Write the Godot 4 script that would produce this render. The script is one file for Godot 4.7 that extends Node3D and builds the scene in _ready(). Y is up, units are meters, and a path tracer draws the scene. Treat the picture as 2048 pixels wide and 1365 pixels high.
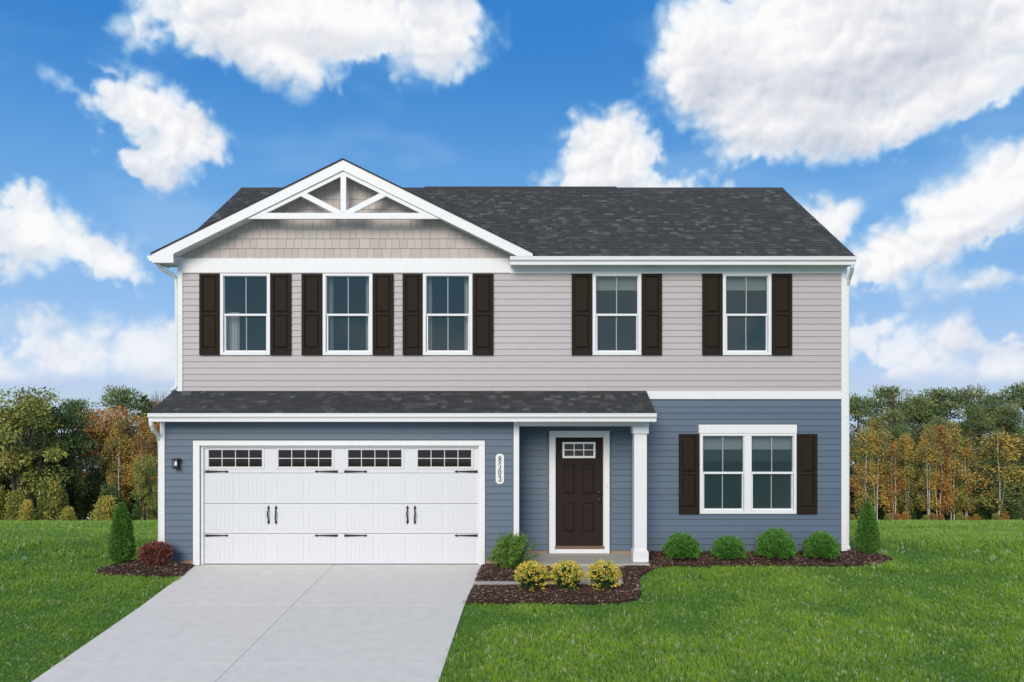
extends Node3D
# A two-storey house with a double garage, front garden and a wood behind. Front wall of the main block is the plane z = 0; x runs to the right, y up, metres.

var rng := RandomNumberGenerator.new()
var M := {}
var house: Node3D
var used := {}

# ---------------------------------------------------------------- mesh builder
class MB:
	var v := PackedVector3Array()
	var n := PackedVector3Array()
	var c := PackedColorArray()
	var col := Color(1, 1, 1)
	func tri(a: Vector3, b: Vector3, d: Vector3, out: Vector3) -> void:
		var m := (d - a).cross(b - a)
		if m.dot(out) < 0.0:
			var t := b
			b = d
			d = t
			m = -m
		m = m.normalized()
		v.append(a); v.append(b); v.append(d)
		n.append(m); n.append(m); n.append(m)
		c.append(col); c.append(col); c.append(col)
	func quad(a: Vector3, b: Vector3, d: Vector3, e: Vector3, out: Vector3) -> void:
		tri(a, b, d, out)
		tri(a, d, e, out)
	func leaf(p: Vector3, dir: Vector3, side: Vector3, length: float, width: float) -> void:
		var q := p + dir * length * 0.45
		var m := dir.cross(side).normalized()
		var s := side * width * 0.5
		var t := p + dir * length
		var l := q + s + m * width * 0.12
		var r := q - s + m * width * 0.12
		tri(p, l, t, m)
		tri(p, t, r, m)
	func box(a: Vector3, b: Vector3) -> void:
		var p := [Vector3(a.x, a.y, a.z), Vector3(b.x, a.y, a.z), Vector3(b.x, b.y, a.z), Vector3(a.x, b.y, a.z), Vector3(a.x, a.y, b.z), Vector3(b.x, a.y, b.z), Vector3(b.x, b.y, b.z), Vector3(a.x, b.y, b.z)]
		quad(p[0], p[1], p[2], p[3], Vector3(0, 0, -1))
		quad(p[4], p[5], p[6], p[7], Vector3(0, 0, 1))
		quad(p[0], p[1], p[5], p[4], Vector3(0, -1, 0))
		quad(p[3], p[2], p[6], p[7], Vector3(0, 1, 0))
		quad(p[0], p[3], p[7], p[4], Vector3(-1, 0, 0))
		quad(p[1], p[2], p[6], p[5], Vector3(1, 0, 0))
	# a box whose edges are chamfered by k
	func cbox(a: Vector3, b: Vector3, k: float) -> void:
		var mid := (a + b) * 0.5
		var h := (b - a) * 0.5
		k = minf(k, minf(h.x, minf(h.y, h.z)) * 0.9)
		for axis in 3:
			var u := (axis + 1) % 3
			var w := (axis + 2) % 3
			for s: float in [-1.0, 1.0]:
				var q := []
				for e in [[-1, -1], [1, -1], [1, 1], [-1, 1]]:
					var p := Vector3.ZERO
					p[axis] = h[axis] * s
					p[u] = (h[u] - k) * e[0]
					p[w] = (h[w] - k) * e[1]
					q.append(mid + p)
				var o := Vector3.ZERO
				o[axis] = s
				quad(q[0], q[1], q[2], q[3], o)
			for s: float in [-1.0, 1.0]:
				for t: float in [-1.0, 1.0]:
					var q := []
					for e in [[0, -1], [0, 1], [1, 1], [1, -1]]:
						var p := Vector3.ZERO
						p[axis] = (h[axis] - k) * e[1]
						p[u] = (h[u] - (k if e[0] == 1 else 0.0)) * s
						p[w] = (h[w] - (0.0 if e[0] == 1 else k)) * t
						q.append(mid + p)
					var o := Vector3.ZERO
					o[u] = s
					o[w] = t
					quad(q[0], q[1], q[2], q[3], o)
		for x in [-1.0, 1.0]:
			for y in [-1.0, 1.0]:
				for z in [-1.0, 1.0]:
					var g := Vector3(x, y, z)
					tri(mid + Vector3(h.x, h.y - k, h.z - k) * g, mid + Vector3(h.x - k, h.y, h.z - k) * g, mid + Vector3(h.x - k, h.y - k, h.z) * g, g)
	# polygon in the plane o + ux*x + uy*y, pushed along w
	func prism(poly: PackedVector2Array, o: Vector3, ux: Vector3, uy: Vector3, w: Vector3) -> void:
		var idx := Geometry2D.triangulate_polygon(poly)
		for k in range(0, idx.size(), 3):
			var a := o + ux * poly[idx[k]].x + uy * poly[idx[k]].y
			var b := o + ux * poly[idx[k + 1]].x + uy * poly[idx[k + 1]].y
			var d := o + ux * poly[idx[k + 2]].x + uy * poly[idx[k + 2]].y
			tri(a, b, d, -w)
			tri(a + w, b + w, d + w, w)
		var flip := -1.0 if Geometry2D.is_polygon_clockwise(poly) else 1.0
		for k in poly.size():
			var p := poly[k]
			var q := poly[(k + 1) % poly.size()]
			var e := (q - p)
			var out := (ux * e.y - uy * e.x) * flip
			var a := o + ux * p.x + uy * p.y
			var b := o + ux * q.x + uy * q.y
			quad(a, b, b + w, a + w, out)
	func tube(pts: Array, rad: Array, sides := 8) -> void:
		var rings := []
		for k in pts.size():
			var t: Vector3 = (pts[mini(k + 1, pts.size() - 1)] - pts[maxi(k - 1, 0)]).normalized()
			var a := t.cross(Vector3(0, 0, 1) if absf(t.z) < 0.9 else Vector3(1, 0, 0)).normalized()
			var b := t.cross(a)
			var ring := []
			for j in sides:
				var g := TAU * j / sides
				ring.append(pts[k] + (a * cos(g) + b * sin(g)) * rad[k])
			rings.append(ring)
		for k in pts.size() - 1:
			for j in sides:
				var j2 := (j + 1) % sides
				quad(rings[k][j], rings[k][j2], rings[k + 1][j2], rings[k + 1][j], rings[k][j] - pts[k])
		for j in range(1, sides - 1):
			tri(rings[0][0], rings[0][j], rings[0][j + 1], pts[0] - pts[1])
			tri(rings[-1][0], rings[-1][j], rings[-1][j + 1], pts[-1] - pts[-2])
	func mesh() -> ArrayMesh:
		var a := []
		a.resize(Mesh.ARRAY_MAX)
		a[Mesh.ARRAY_VERTEX] = v
		a[Mesh.ARRAY_NORMAL] = n
		a[Mesh.ARRAY_COLOR] = c
		var m := ArrayMesh.new()
		m.add_surface_from_arrays(Mesh.PRIMITIVE_TRIANGLES, a)
		return m

# ---------------------------------------------------------------- small helpers
func V(x: float, y: float, z: float) -> Vector3:
	return Vector3(x, y, z)

func c8(r: int, g: int, b: int) -> Color:
	return Color8(r, g, b)

func lin(r: float, g: float, b: float) -> Color:   # linear values for vertex colours
	return Color(r, g, b)

func numbered(called: String) -> String:
	if not used.has(called):
		used[called] = 0
		return called
	used[called] += 1
	return "%s_%03d" % [called, used[called]]

func put(called: String, mesh: Mesh, m: Material, parent: Node = self) -> MeshInstance3D:
	var o := MeshInstance3D.new()
	o.name = numbered(called) if parent == self else called
	o.mesh = mesh
	o.material_override = m
	parent.add_child(o, true)
	return o

func group_node(called: String, parent: Node = self, at := Vector3.ZERO) -> Node3D:
	var o := Node3D.new()
	o.name = numbered(called) if parent == self else called
	parent.add_child(o, true)
	o.position = at
	return o

func tag(o: Node, label: String, category: String, group := "") -> Node:
	o.set_meta("label", label)
	o.set_meta("category", category)
	if group:
		o.set_meta("group", group)
	return o

func kind(o: Node, k: String, label := "") -> Node:
	o.set_meta("kind", k)
	if label:
		o.set_meta("label", label)
	return o

func board(called: String, a: Vector3, b: Vector3, m: Material, parent: Node, k := 0.004) -> MeshInstance3D:
	var mb := MB.new()
	mb.cbox(a, b, k)
	return put(called, mb.mesh(), m, parent)

func noise_tex(freq: float, octaves: int, lo: Color, hi: Color, size := 512, sd := 1) -> NoiseTexture2D:
	var f := FastNoiseLite.new()
	f.seed = sd
	f.frequency = freq
	f.fractal_octaves = octaves
	var t := NoiseTexture2D.new()
	t.width = size
	t.height = size
	t.seamless = true
	t.noise = f
	var g := Gradient.new()
	g.set_color(0, lo)
	g.set_color(1, hi)
	t.color_ramp = g
	return t

func mat(called: String, albedo: Color, rough: float, tex: Texture2D = null, scale := 1.0, bump: Texture2D = null, bump_cm := 0.0) -> StandardMaterial3D:
	var m := StandardMaterial3D.new()
	m.resource_name = called
	m.albedo_color = albedo
	m.roughness = rough
	if tex or bump:
		m.uv1_triplanar = true
		m.uv1_world_triplanar = true
		m.uv1_scale = Vector3(scale, scale, scale)
	if tex:
		m.albedo_texture = tex
	if bump:
		m.heightmap_enabled = true
		m.heightmap_texture = bump
		m.heightmap_scale = bump_cm
	M[called] = m
	return m

func leaf_mat(called: String, back: float) -> StandardMaterial3D:
	var m := StandardMaterial3D.new()
	m.resource_name = called
	m.vertex_color_use_as_albedo = true
	m.roughness = 0.6
	m.backlight_enabled = true
	m.backlight = Color(back, back, back)
	M[called] = m
	return m

func ground_at(x: float, z: float) -> float:
	if z > 0.95:
		return -0.045 * (z - 0.95)
	if z > -1.5:
		return 0.0
	var d := 15.5 - z
	if d > 60.0:
		return ground_at(x, -44.5) - 0.16 * (d - 60.0)
	var drop := 269.0 + 39.9 * exp(-(d - 17.0) / 7.0)
	return 3.18 - drop * d / 1651.0

# ---------------------------------------------------------------- main
func _ready() -> void:
	rng.seed = 85
	make_camera()
	make_sky_and_sun()
	make_materials()
	make_ground()
	make_house()
	make_garden()
	make_wood()
	make_grass()

func make_camera() -> void:
	var cam := Camera3D.new()
	cam.name = "camera"
	cam.position = V(0, 3.18, 15.5)
	cam.near = 0.05
	cam.far = 2000.0
	cam.projection = Camera3D.PROJECTION_FRUSTUM
	cam.size = 0.05 * 1365.0 / 1651.0
	cam.frustum_offset = Vector2(0, 0.05 * 92.5 / 1651.0)   # a rising front, so that verticals stay upright
	add_child(cam)

func make_sky_and_sun() -> void:
	var env := Environment.new()
	env.background_mode = Environment.BG_SKY
	env.tonemap_mode = Environment.TONE_MAPPER_LINEAR
	env.tonemap_exposure = 1.0
	env.sdfgi_enabled = true
	env.ssao_enabled = true
	env.ssil_enabled = true
	var sky := Sky.new()
	var pm := PanoramaSkyMaterial.new()
	pm.panorama = ImageTexture.create_from_image(sky_image())
	sky.sky_material = pm
	env.sky = sky
	env.background_energy_multiplier = 1.0
	var we := WorldEnvironment.new()
	we.name = "world_environment"
	we.environment = env
	add_child(we)
	var sun := DirectionalLight3D.new()
	sun.name = "sun"
	sun.light_energy = 0.95
	sun.light_color = Color(1.0, 0.955, 0.885)
	sun.light_angular_distance = 31.0      # a hazy sun behind thin cloud: soft shadows only
	sun.shadow_enabled = true
	sun.look_at_from_position(V(-2.6, 5.3, 9.5), V(0, 0, 0))
	add_child(sun)

# ---------------------------------------------------------------- sky
var blobs := [[-13.75,23.95,10.81,3.2,0],[-15.7,21.34,4.82,2.0,10],[-24.55,21.5,0.98,0.95,0],[-4.98,23.34,3.1,3.11,0],[-20.09,22.69,3.98,2.28,0],[-23.8,17.1,3.6,1.9,10],[-21.2,15.8,2.4,2.0,10],[-23.7,13.6,2.3,1.4,15],[-22.5,14.9,2.0,1.8,0],[-27.9,17.72,0.76,0.25,15],[-30.28,9.5,2.85,2.1,15],[-30.67,11.05,1.16,1.19,0],[-26.8,8.3,2.9,1.49,20],[-31.3,7.08,1.52,0.65,0],[-28.5,1.9,3.4,1.6,0],[-30.02,4.0,1.3,0.9,0],[-23.6,2.3,3.2,1.8,0],[-26.2,3.5,1.1,0.7,0],[-22.4,0.6,2.0,1.0,0],[-31,0.4,2.0,1.0,0],[6.77,14.98,3.42,3.27,0],[5.12,16.79,1.58,1.59,0],[7.86,16.79,1.98,1.65,0],[8.3,13.0,5.3,1.35,0],[2.57,14.03,0.76,0.62,0],[23.45,21.39,12.56,4.78,0],[12.83,21.44,3.13,4.06,0],[20.46,17.19,7.01,2.93,8],[27.95,17.94,6.5,2.45,-20],[16.08,17.6,4.17,2.67,20],[14.9,15.6,1.2,1.1,0],[25.17,8.57,3.7,1.95,-25],[28.49,10.41,3.75,2.44,-30],[31.36,11.83,3.29,2.67,-30],[20.76,10.74,2.12,1.46,10],[23.45,7.75,2.04,1.27,0],[25.6,2.0,2.7,1.6,0],[22.6,2.9,1.5,1.3,0],[28.3,3.2,1.5,1.2,0],[30.85,1.3,2.4,1.7,0],[24.4,3.9,1.0,0.7,0],[30.33,6.41,2.84,0.36,0]]
var n_edge := FastNoiseLite.new()
var n_soft := FastNoiseLite.new()
var n_big := FastNoiseLite.new()
var n_puff := FastNoiseLite.new()

# how deep inside the cloud masses a direction lies, in degrees; negative outside
func cloud_body(az: float, el: float) -> float:
	var best := -4.0
	for b in blobs:
		var dx: float = az - b[0]
		var dy: float = b[1] - el
		if absf(dx) > b[2] + 5.0 or absf(dy) > b[2] + 5.0:
			continue
		var a := deg_to_rad(b[4])
		var x: float = (dx * cos(a) + dy * sin(a)) / b[2]
		var y: float = (-dx * sin(a) + dy * cos(a)) / b[3]
		var d: float = (1.0 - sqrt(x * x + y * y)) * minf(b[2], b[3])
		var h := maxf(0.7 - absf(best - d), 0.0)
		best = maxf(best, d) + h * h / 2.8
	return best

func sky_colour(az: float, el: float) -> Color:
	var inside := 1.0 - smoothstep(33.0, 40.0, absf(az))
	inside *= 1.0 - smoothstep(26.0, 31.0, el)
	var ca := deg_to_rad(az)
	var ce := deg_to_rad(el)
	var p := V(sin(ca) * cos(ce), sin(ce), -cos(ca) * cos(ce)) * 57.3
	var body := -4.0
	if inside > 0.0:
		body = cloud_body(az, el)
	if inside < 1.0:
		var far := n_big.get_noise_3dv(p * V(1, 1.7, 1)) * 9.0 + 0.15
		body = lerpf(maxf(far, -4.0), body, inside)
	# clear air: deeper blue overhead, paler towards the horizon
	var t := clampf(el / 26.0, 0.0, 1.0)
	var air := Color8(176, 206, 242).lerp(Color8(122, 177, 233), smoothstep(0.0, 0.42, t)).lerp(Color8(58, 130, 205), smoothstep(0.3, 0.95, t))
	air = air.lerp(Color8(40, 105, 185), smoothstep(30.0, 80.0, el))
	var haze := Color8(190, 208, 236)
	air = air.lerp(haze, 1.0 - smoothstep(0.0, 1.6, el))
	var wisp := n_soft.get_noise_3dv(p * V(0.5, 1.1, 0.5) + V(7, 0, 0))
	air = air.lerp(Color8(214, 226, 244), 0.2 * smoothstep(0.0, 0.6, wisp))
	if body < -2.2:
		return air
	var edge := n_edge.get_noise_3dv(p)
	var warp := V(edge, n_edge.get_noise_3dv(p + V(19, 3, 7)), 0) * 0.35
	var puff := -n_puff.get_noise_3dv(p + warp)
	var soft := n_soft.get_noise_3dv(p)
	var dens := body * 0.95 + edge * 0.75 + puff * 0.6 + soft * 0.5 + 0.32
	# crisp on the sunny upper side, frayed underneath
	var ragged := 0.5 + 0.5 * clampf(soft * 2.5, -1.0, 1.0)
	var cover := smoothstep(-0.18 - 0.45 * ragged, 0.4 + 1.0 * ragged, dens)
	cover *= 0.9 + 0.1 * smoothstep(0.5, 1.6, dens)
	var toward := -n_puff.get_noise_3dv(p + warp + V(-0.28, 0.42, 0))
	var deep := n_soft.get_noise_3dv(p * 0.7 + V(-0.5, 2.0, 0)) - n_soft.get_noise_3dv(p * 0.7 + V(0.4, -1.2, 0))
	var grey := clampf(0.12 + 0.24 * (toward - puff) + 0.36 * deep + 0.16 * smoothstep(1.2, 3.5, dens), 0.0, 1.0)
	if inside > 0.5:
		grey = clampf(grey + 0.34 * smoothstep(-0.1, 1.3, cloud_body(az - 0.3, el + 1.5) - body) * smoothstep(0.1, 1.0, dens), 0.0, 1.0)
	var cl := Color8(253, 252, 252).lerp(Color8(186, 194, 212), grey)
	cl = cl.lerp(haze, 0.22 * (1.0 - smoothstep(3.0, 7.0, el)) + 0.78 * (1.0 - smoothstep(0.0, 1.0, el)))
	return air.lerp(cl, cover)

func sky_rows(w: int, h: int, col0: int, ncol: int, row0: int, nrow: int) -> Image:
	var data := PackedByteArray()
	data.resize(ncol * nrow * 3)
	var at := 0
	for r in nrow:
		var el := 90.0 - (row0 + r + 0.5) / h * 180.0
		for k in ncol:
			var az := (col0 + k + 0.5) / w * 360.0
			if az > 180.0:
				az -= 360.0
			var c := sky_colour(az, el)
			data[at] = c.r8
			data[at + 1] = c.g8
			data[at + 2] = c.b8
			at += 3
	return Image.create_from_data(ncol, nrow, false, Image.FORMAT_RGB8, data)

func sky_image() -> Image:
	n_edge.seed = 5
	n_edge.frequency = 0.42
	n_edge.fractal_octaves = 6
	n_edge.fractal_gain = 0.58
	n_puff.seed = 31
	n_puff.frequency = 0.4
	n_puff.fractal_type = FastNoiseLite.FRACTAL_RIDGED
	n_puff.fractal_octaves = 4
	n_puff.fractal_gain = 0.5
	n_soft.seed = 11
	n_soft.frequency = 0.16
	n_soft.fractal_octaves = 3
	n_big.seed = 23
	n_big.frequency = 0.045
	n_big.fractal_octaves = 4
	var im := Image.create(768, 384, false, Image.FORMAT_RGB8)
	im.fill(Color8(190, 208, 236))
	im.blit_rect(sky_rows(768, 384, 0, 768, 0, 192), Rect2i(0, 0, 768, 192), Vector2i.ZERO)
	im.resize(4096, 2048, Image.INTERPOLATE_CUBIC)
	# the same sky again, finer, where the picture looks: 36 degrees to either side, up to 28 degrees
	var low := 1024
	var top := 704
	for c0 in [0, 4096 - 400]:
		var fine := sky_rows(4096, 2048, c0, 400, top, low - top)
		im.blit_rect(fine, Rect2i(0, 0, 400, low - top), Vector2i(c0, top))
	return im

# ---------------------------------------------------------------- materials
func make_materials() -> void:
	var grain := noise_tex(0.09, 5, Color(0.88, 0.88, 0.88), Color(1, 1, 1), 512, 3)
	var streak := noise_tex(0.02, 4, Color(0.975, 0.975, 0.975), Color(1, 1, 1), 512, 8)
	mat("white_trim", c8(229, 230, 233), 0.45, streak, 0.7)
	mat("white_vinyl", c8(228, 230, 234), 0.4, streak, 0.9)
	mat("soffit_white", c8(226, 226, 226), 0.5, streak, 0.9)
	for k in 3:
		var d := -4 + 4 * k
		mat("greige_siding_%d" % k, c8(178 + d / 2, 172 + d / 2, 175 + d / 2), 0.55, streak, 0.55)
		mat("blue_siding_%d" % k, c8(84 + d / 2, 102 + d / 2, 121 + d / 2), 0.5, streak, 0.55)
		mat("shake_%d" % k, c8(194 + d, 185 + d, 181 + d), 0.7, grain, 2.5)
	mat("dark_brown", c8(42, 33, 26), 0.7, grain, 1.5).metallic_specular = 0.3
	mat("door_brown", c8(44, 35, 30), 0.65, grain, 1.5).metallic_specular = 0.3
	mat("black_iron", c8(22, 22, 23), 0.5)
	mat("garage_white", c8(224, 226, 231), 0.45, grain, 3.0)
	mat("bronze", c8(120, 96, 82), 0.4)
	var ct := mat("concrete", c8(214, 212, 208), 0.85, noise_tex(0.016, 8, Color(0.945, 0.945, 0.94), Color(1, 1, 1), 1024, 4), 0.22, noise_tex(0.2, 4, Color.BLACK, Color.WHITE, 512, 6), 0.12)
	for k in 3:
		var cv := ct.duplicate()
		cv.resource_name = "concrete_%d" % k
		cv.albedo_color = [c8(215, 212, 206), c8(210, 208, 203), c8(213, 210, 205)][k]
		cv.uv1_offset = V(k * 0.37, k * 0.21, k * 0.53)
		M["concrete_%d" % k] = cv
	mat("porch_concrete", c8(182, 179, 173), 0.85, noise_tex(0.05, 6, Color(0.82, 0.82, 0.8), Color(1, 1, 1), 512, 9), 0.9, noise_tex(0.25, 4, Color.BLACK, Color.WHITE, 256, 6), 0.15)
	mat("foundation", c8(168, 142, 118), 0.9, grain, 2.0)
	mat("soil", c8(78, 122, 34), 0.95, noise_tex(0.03, 6, Color(0.55, 0.6, 0.5), Color(1, 1, 0.9), 1024, 12), 0.4)
	mat("under", c8(96, 92, 86), 0.95)
	mat("mulch_base", c8(62, 42, 34), 0.95, noise_tex(0.12, 5, Color(0.4, 0.38, 0.36), Color(1, 1, 1), 512, 14), 1.6)
	mat("inner_wall", c8(126, 130, 132), 0.9)
	mat("inner_floor", c8(96, 84, 72), 0.8)
	mat("shade_cloth", c8(134, 146, 146), 0.9)
	mat("sheer", c8(196, 202, 200), 0.9)
	mat("bulb_white", c8(240, 240, 240), 0.3)
	for k in 5:
		var g: int = [52, 58, 64, 74, 87][k]
		mat("shingle_%d" % k, c8(g, g + 1, g + 2), 0.9, grain, 6.0)
	var sm := mat("shingle_mix", Color.WHITE, 0.9, grain, 6.0)
	sm.vertex_color_use_as_albedo = true
	var gl := mat("glass", Color(0.27, 0.38, 0.41, 0.32), 0.02)
	gl.transparency = BaseMaterial3D.TRANSPARENCY_ALPHA
	gl.metallic_specular = 0.5
	var gg := mat("garage_glass", Color(0.25, 0.2, 0.17, 0.3), 0.03)
	gg.transparency = BaseMaterial3D.TRANSPARENCY_ALPHA
	leaf_mat("leaf", 0.35)
	leaf_mat("needle", 0.12)
	leaf_mat("grass_blade", 0.4)
	var bark := leaf_mat("bark", 0.0)
	bark.backlight_enabled = false
	bark.roughness = 0.9
	var chip := leaf_mat("chip", 0.0)
	chip.backlight_enabled = false
	chip.roughness = 0.9

# ---------------------------------------------------------------- ground, drive, path, beds
var drive := PackedVector2Array([Vector2(-5.66, 0.66), Vector2(-0.53, 0.66), Vector2(-0.72, 3.04), Vector2(-0.86, 6.2), Vector2(-1.15, 12.0), Vector2(-5.5, 12.0), Vector2(-5.56, 6.0), Vector2(-5.56, 3.2)])
var bed_garage := PackedVector2Array([Vector2(-7.19, 1.31), Vector2(-7.2, 1.05), Vector2(-7.08, 0.72), Vector2(-6.85, 0.5), Vector2(-6.4, 0.42), Vector2(-6.3, 0.6), Vector2(-6.25, 0.76), Vector2(-5.68, 0.76), Vector2(-5.6, 1.5), Vector2(-6.1, 1.53), Vector2(-6.6, 1.5), Vector2(-7.0, 1.43)])
var bed_porch := PackedVector2Array([Vector2(-0.53, 0.76), Vector2(0.09, 0.76), Vector2(0.1, 0.3), Vector2(0.36, 0.3), Vector2(0.36, 0.9), Vector2(0.74, 0.9), Vector2(0.77, 1.86), Vector2(-0.62, 1.86)])
var bed_long := PackedVector2Array([Vector2(-0.62, 2.1), Vector2(1.82, 2.06), Vector2(1.9, 0.9), Vector2(2.46, 0.9), Vector2(2.46, 0.0), Vector2(6.28, 0.0), Vector2(6.5, -0.35), Vector2(6.85, -0.28), Vector2(7.03, -0.05), Vector2(7.02, 0.3), Vector2(6.66, 0.64), Vector2(6.05, 0.82), Vector2(4.3, 0.86), Vector2(3.0, 0.86), Vector2(2.62, 0.95), Vector2(2.36, 1.2), Vector2(2.13, 1.62), Vector2(2.06, 2.1), Vector2(2.04, 2.5), Vector2(1.9, 2.8), Vector2(1.62, 2.97), Vector2(1.1, 3.02), Vector2(-0.7, 2.99)])

func nearest_on(poly: PackedVector2Array, p: Vector2) -> Vector2:
	var best := poly[0]
	for k in poly.size():
		var q := Geometry2D.get_closest_point_to_segment(p, poly[k], poly[(k + 1) % poly.size()])
		if q.distance_squared_to(p) < best.distance_squared_to(p):
			best = q
	return best

func bed_height(poly: PackedVector2Array, p: Vector2, rise: float) -> float:
	var e := nearest_on(poly, p).distance_to(p)
	# against the wall the bed stays high
	var wall := 1.0 - smoothstep(0.0, 0.5, p.y) if p.x > 2.4 and p.x < 6.5 else 0.0
	return ground_at(p.x, p.y) + maxf(rise * smoothstep(0.0, 0.28, e), 0.085 * wall) + 0.006

func make_ground() -> void:
	var mb := MB.new()
	var xs := []
	for k in 61:
		var t := (k - 30) / 30.0
		xs.append(signf(t) * (26.0 * absf(t) + 240.0 * pow(absf(t), 5.0)))
	var zs := []
	for k in 20:
		zs.append(40.0 - 36.0 * k / 19.0)
	for k in 90:
		zs.append(3.5 - 0.7 * (k + 1))
	for k in 16:
		zs.append(-60.0 - 22.0 * (k + 1))
	for r in zs.size() - 1:
		for k in xs.size() - 1:
			var q := []
			for e in [[0, 0], [1, 0], [1, 1], [0, 1]]:
				var x: float = xs[k + e[0]]
				var z: float = zs[r + e[1]]
				q.append(V(x, ground_at(x, z) - 0.03, z))
			mb.quad(q[0], q[1], q[2], q[3], Vector3.UP)
	kind(put("lawn", mb.mesh(), M.soil), "structure", "open green lawn falling away behind the house")
	# driveway: six slabs with joints
	var dn := group_node("driveway")
	kind(dn, "structure", "pale concrete driveway of large slabs in front of the garage door")
	var cuts := [0.69, 3.11, 5.42, 8.6, 11.9]
	for r in cuts.size() - 1:
		for side in 2:
			var poly := PackedVector2Array()
			var z0: float = cuts[r] + 0.0025
			var z1: float = cuts[r + 1] - 0.0025
			var q := []
			for z in [z0, z1]:
				var lx := lerpf(-5.66, -5.56, clampf((z - 0.7) / 2.4, 0, 1))
				var rx: float = -0.53 - 0.19 * clampf((z - 0.7) / 2.4, 0, 1) - maxf(0.0, z - 3.1) * 0.046
				var mx := lerpf(-3.2, -3.43, (z - 0.75) / 5.2)
				q.append([lx, mx - 0.003] if side == 0 else [mx + 0.003, rx])
			poly = PackedVector2Array([Vector2(q[0][0], z0), Vector2(q[0][1], z0), Vector2(q[1][1], z1), Vector2(q[1][0], z1)])
			var sl := MB.new()
			var inset := Geometry2D.offset_polygon(poly, -0.0015)[0]
			var top := []
			var rim := []
			for k in 4:
				var g: Vector2 = poly[k]
				var near: Vector2 = inset[0]
				for i in inset:
					if i.distance_to(g) < near.distance_to(g):
						near = i
				top.append(V(near.x, ground_at(0, near.y), near.y))
				rim.append(V(g.x, ground_at(0, g.y) - 0.0015, g.y))
			sl.quad(top[0], top[1], top[2], top[3], Vector3.UP)
			for k in 4:
				var k2 := (k + 1) % 4
				sl.quad(top[k], top[k2], rim[k2], rim[k], rim[k] - top[(k + 2) % 4] + Vector3.UP)
				sl.quad(rim[k], rim[k2], rim[k2] - V(0, 0.09, 0), rim[k] - V(0, 0.09, 0), rim[k] - top[(k + 2) % 4])
			put("slab", sl.mesh(), M["concrete_%d" % ((r * 2 + side * 2 + r / 2) % 3)], dn)
	# path from the porch and round to the drive
	var wk := group_node("garden_path")
	kind(wk, "structure", "narrow concrete path from the porch step to the driveway")
	for poly in [PackedVector2Array([Vector2(0.74, 0.955), Vector2(1.9, 0.955), Vector2(1.82, 2.1), Vector2(0.76, 2.1)]), PackedVector2Array([Vector2(-0.615, 1.85), Vector2(0.755, 1.85), Vector2(0.755, 2.12), Vector2(-0.64, 2.12)])]:
		var sl := MB.new()
		var p := []
		for g in poly:
			p.append(V(g.x, ground_at(0, g.y) + 0.012, g.y))
		sl.quad(p[0], p[1], p[2], p[3], Vector3.UP)
		for k in 4:
			var k2 := (k + 1) % 4
			sl.quad(p[k], p[k2], p[k2] - V(0, 0.12, 0), p[k] - V(0, 0.12, 0), p[k] - p[(k + 2) % 4])
		put("slab", sl.mesh(), M.porch_concrete, wk)
	# mulch beds
	for b in [["mulch_bed", bed_garage, 0.075, "dark bark mulch bed at the garage corner"], ["mulch_bed", bed_porch, 0.05, "small bark mulch bed between driveway and porch"], ["mulch_bed", bed_long, 0.06, "long curving bark mulch bed along the house front"]]:
		var bed := group_node(b[0])
		kind(bed, "structure", b[3])
		make_bed(bed, b[1], b[2])

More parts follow.
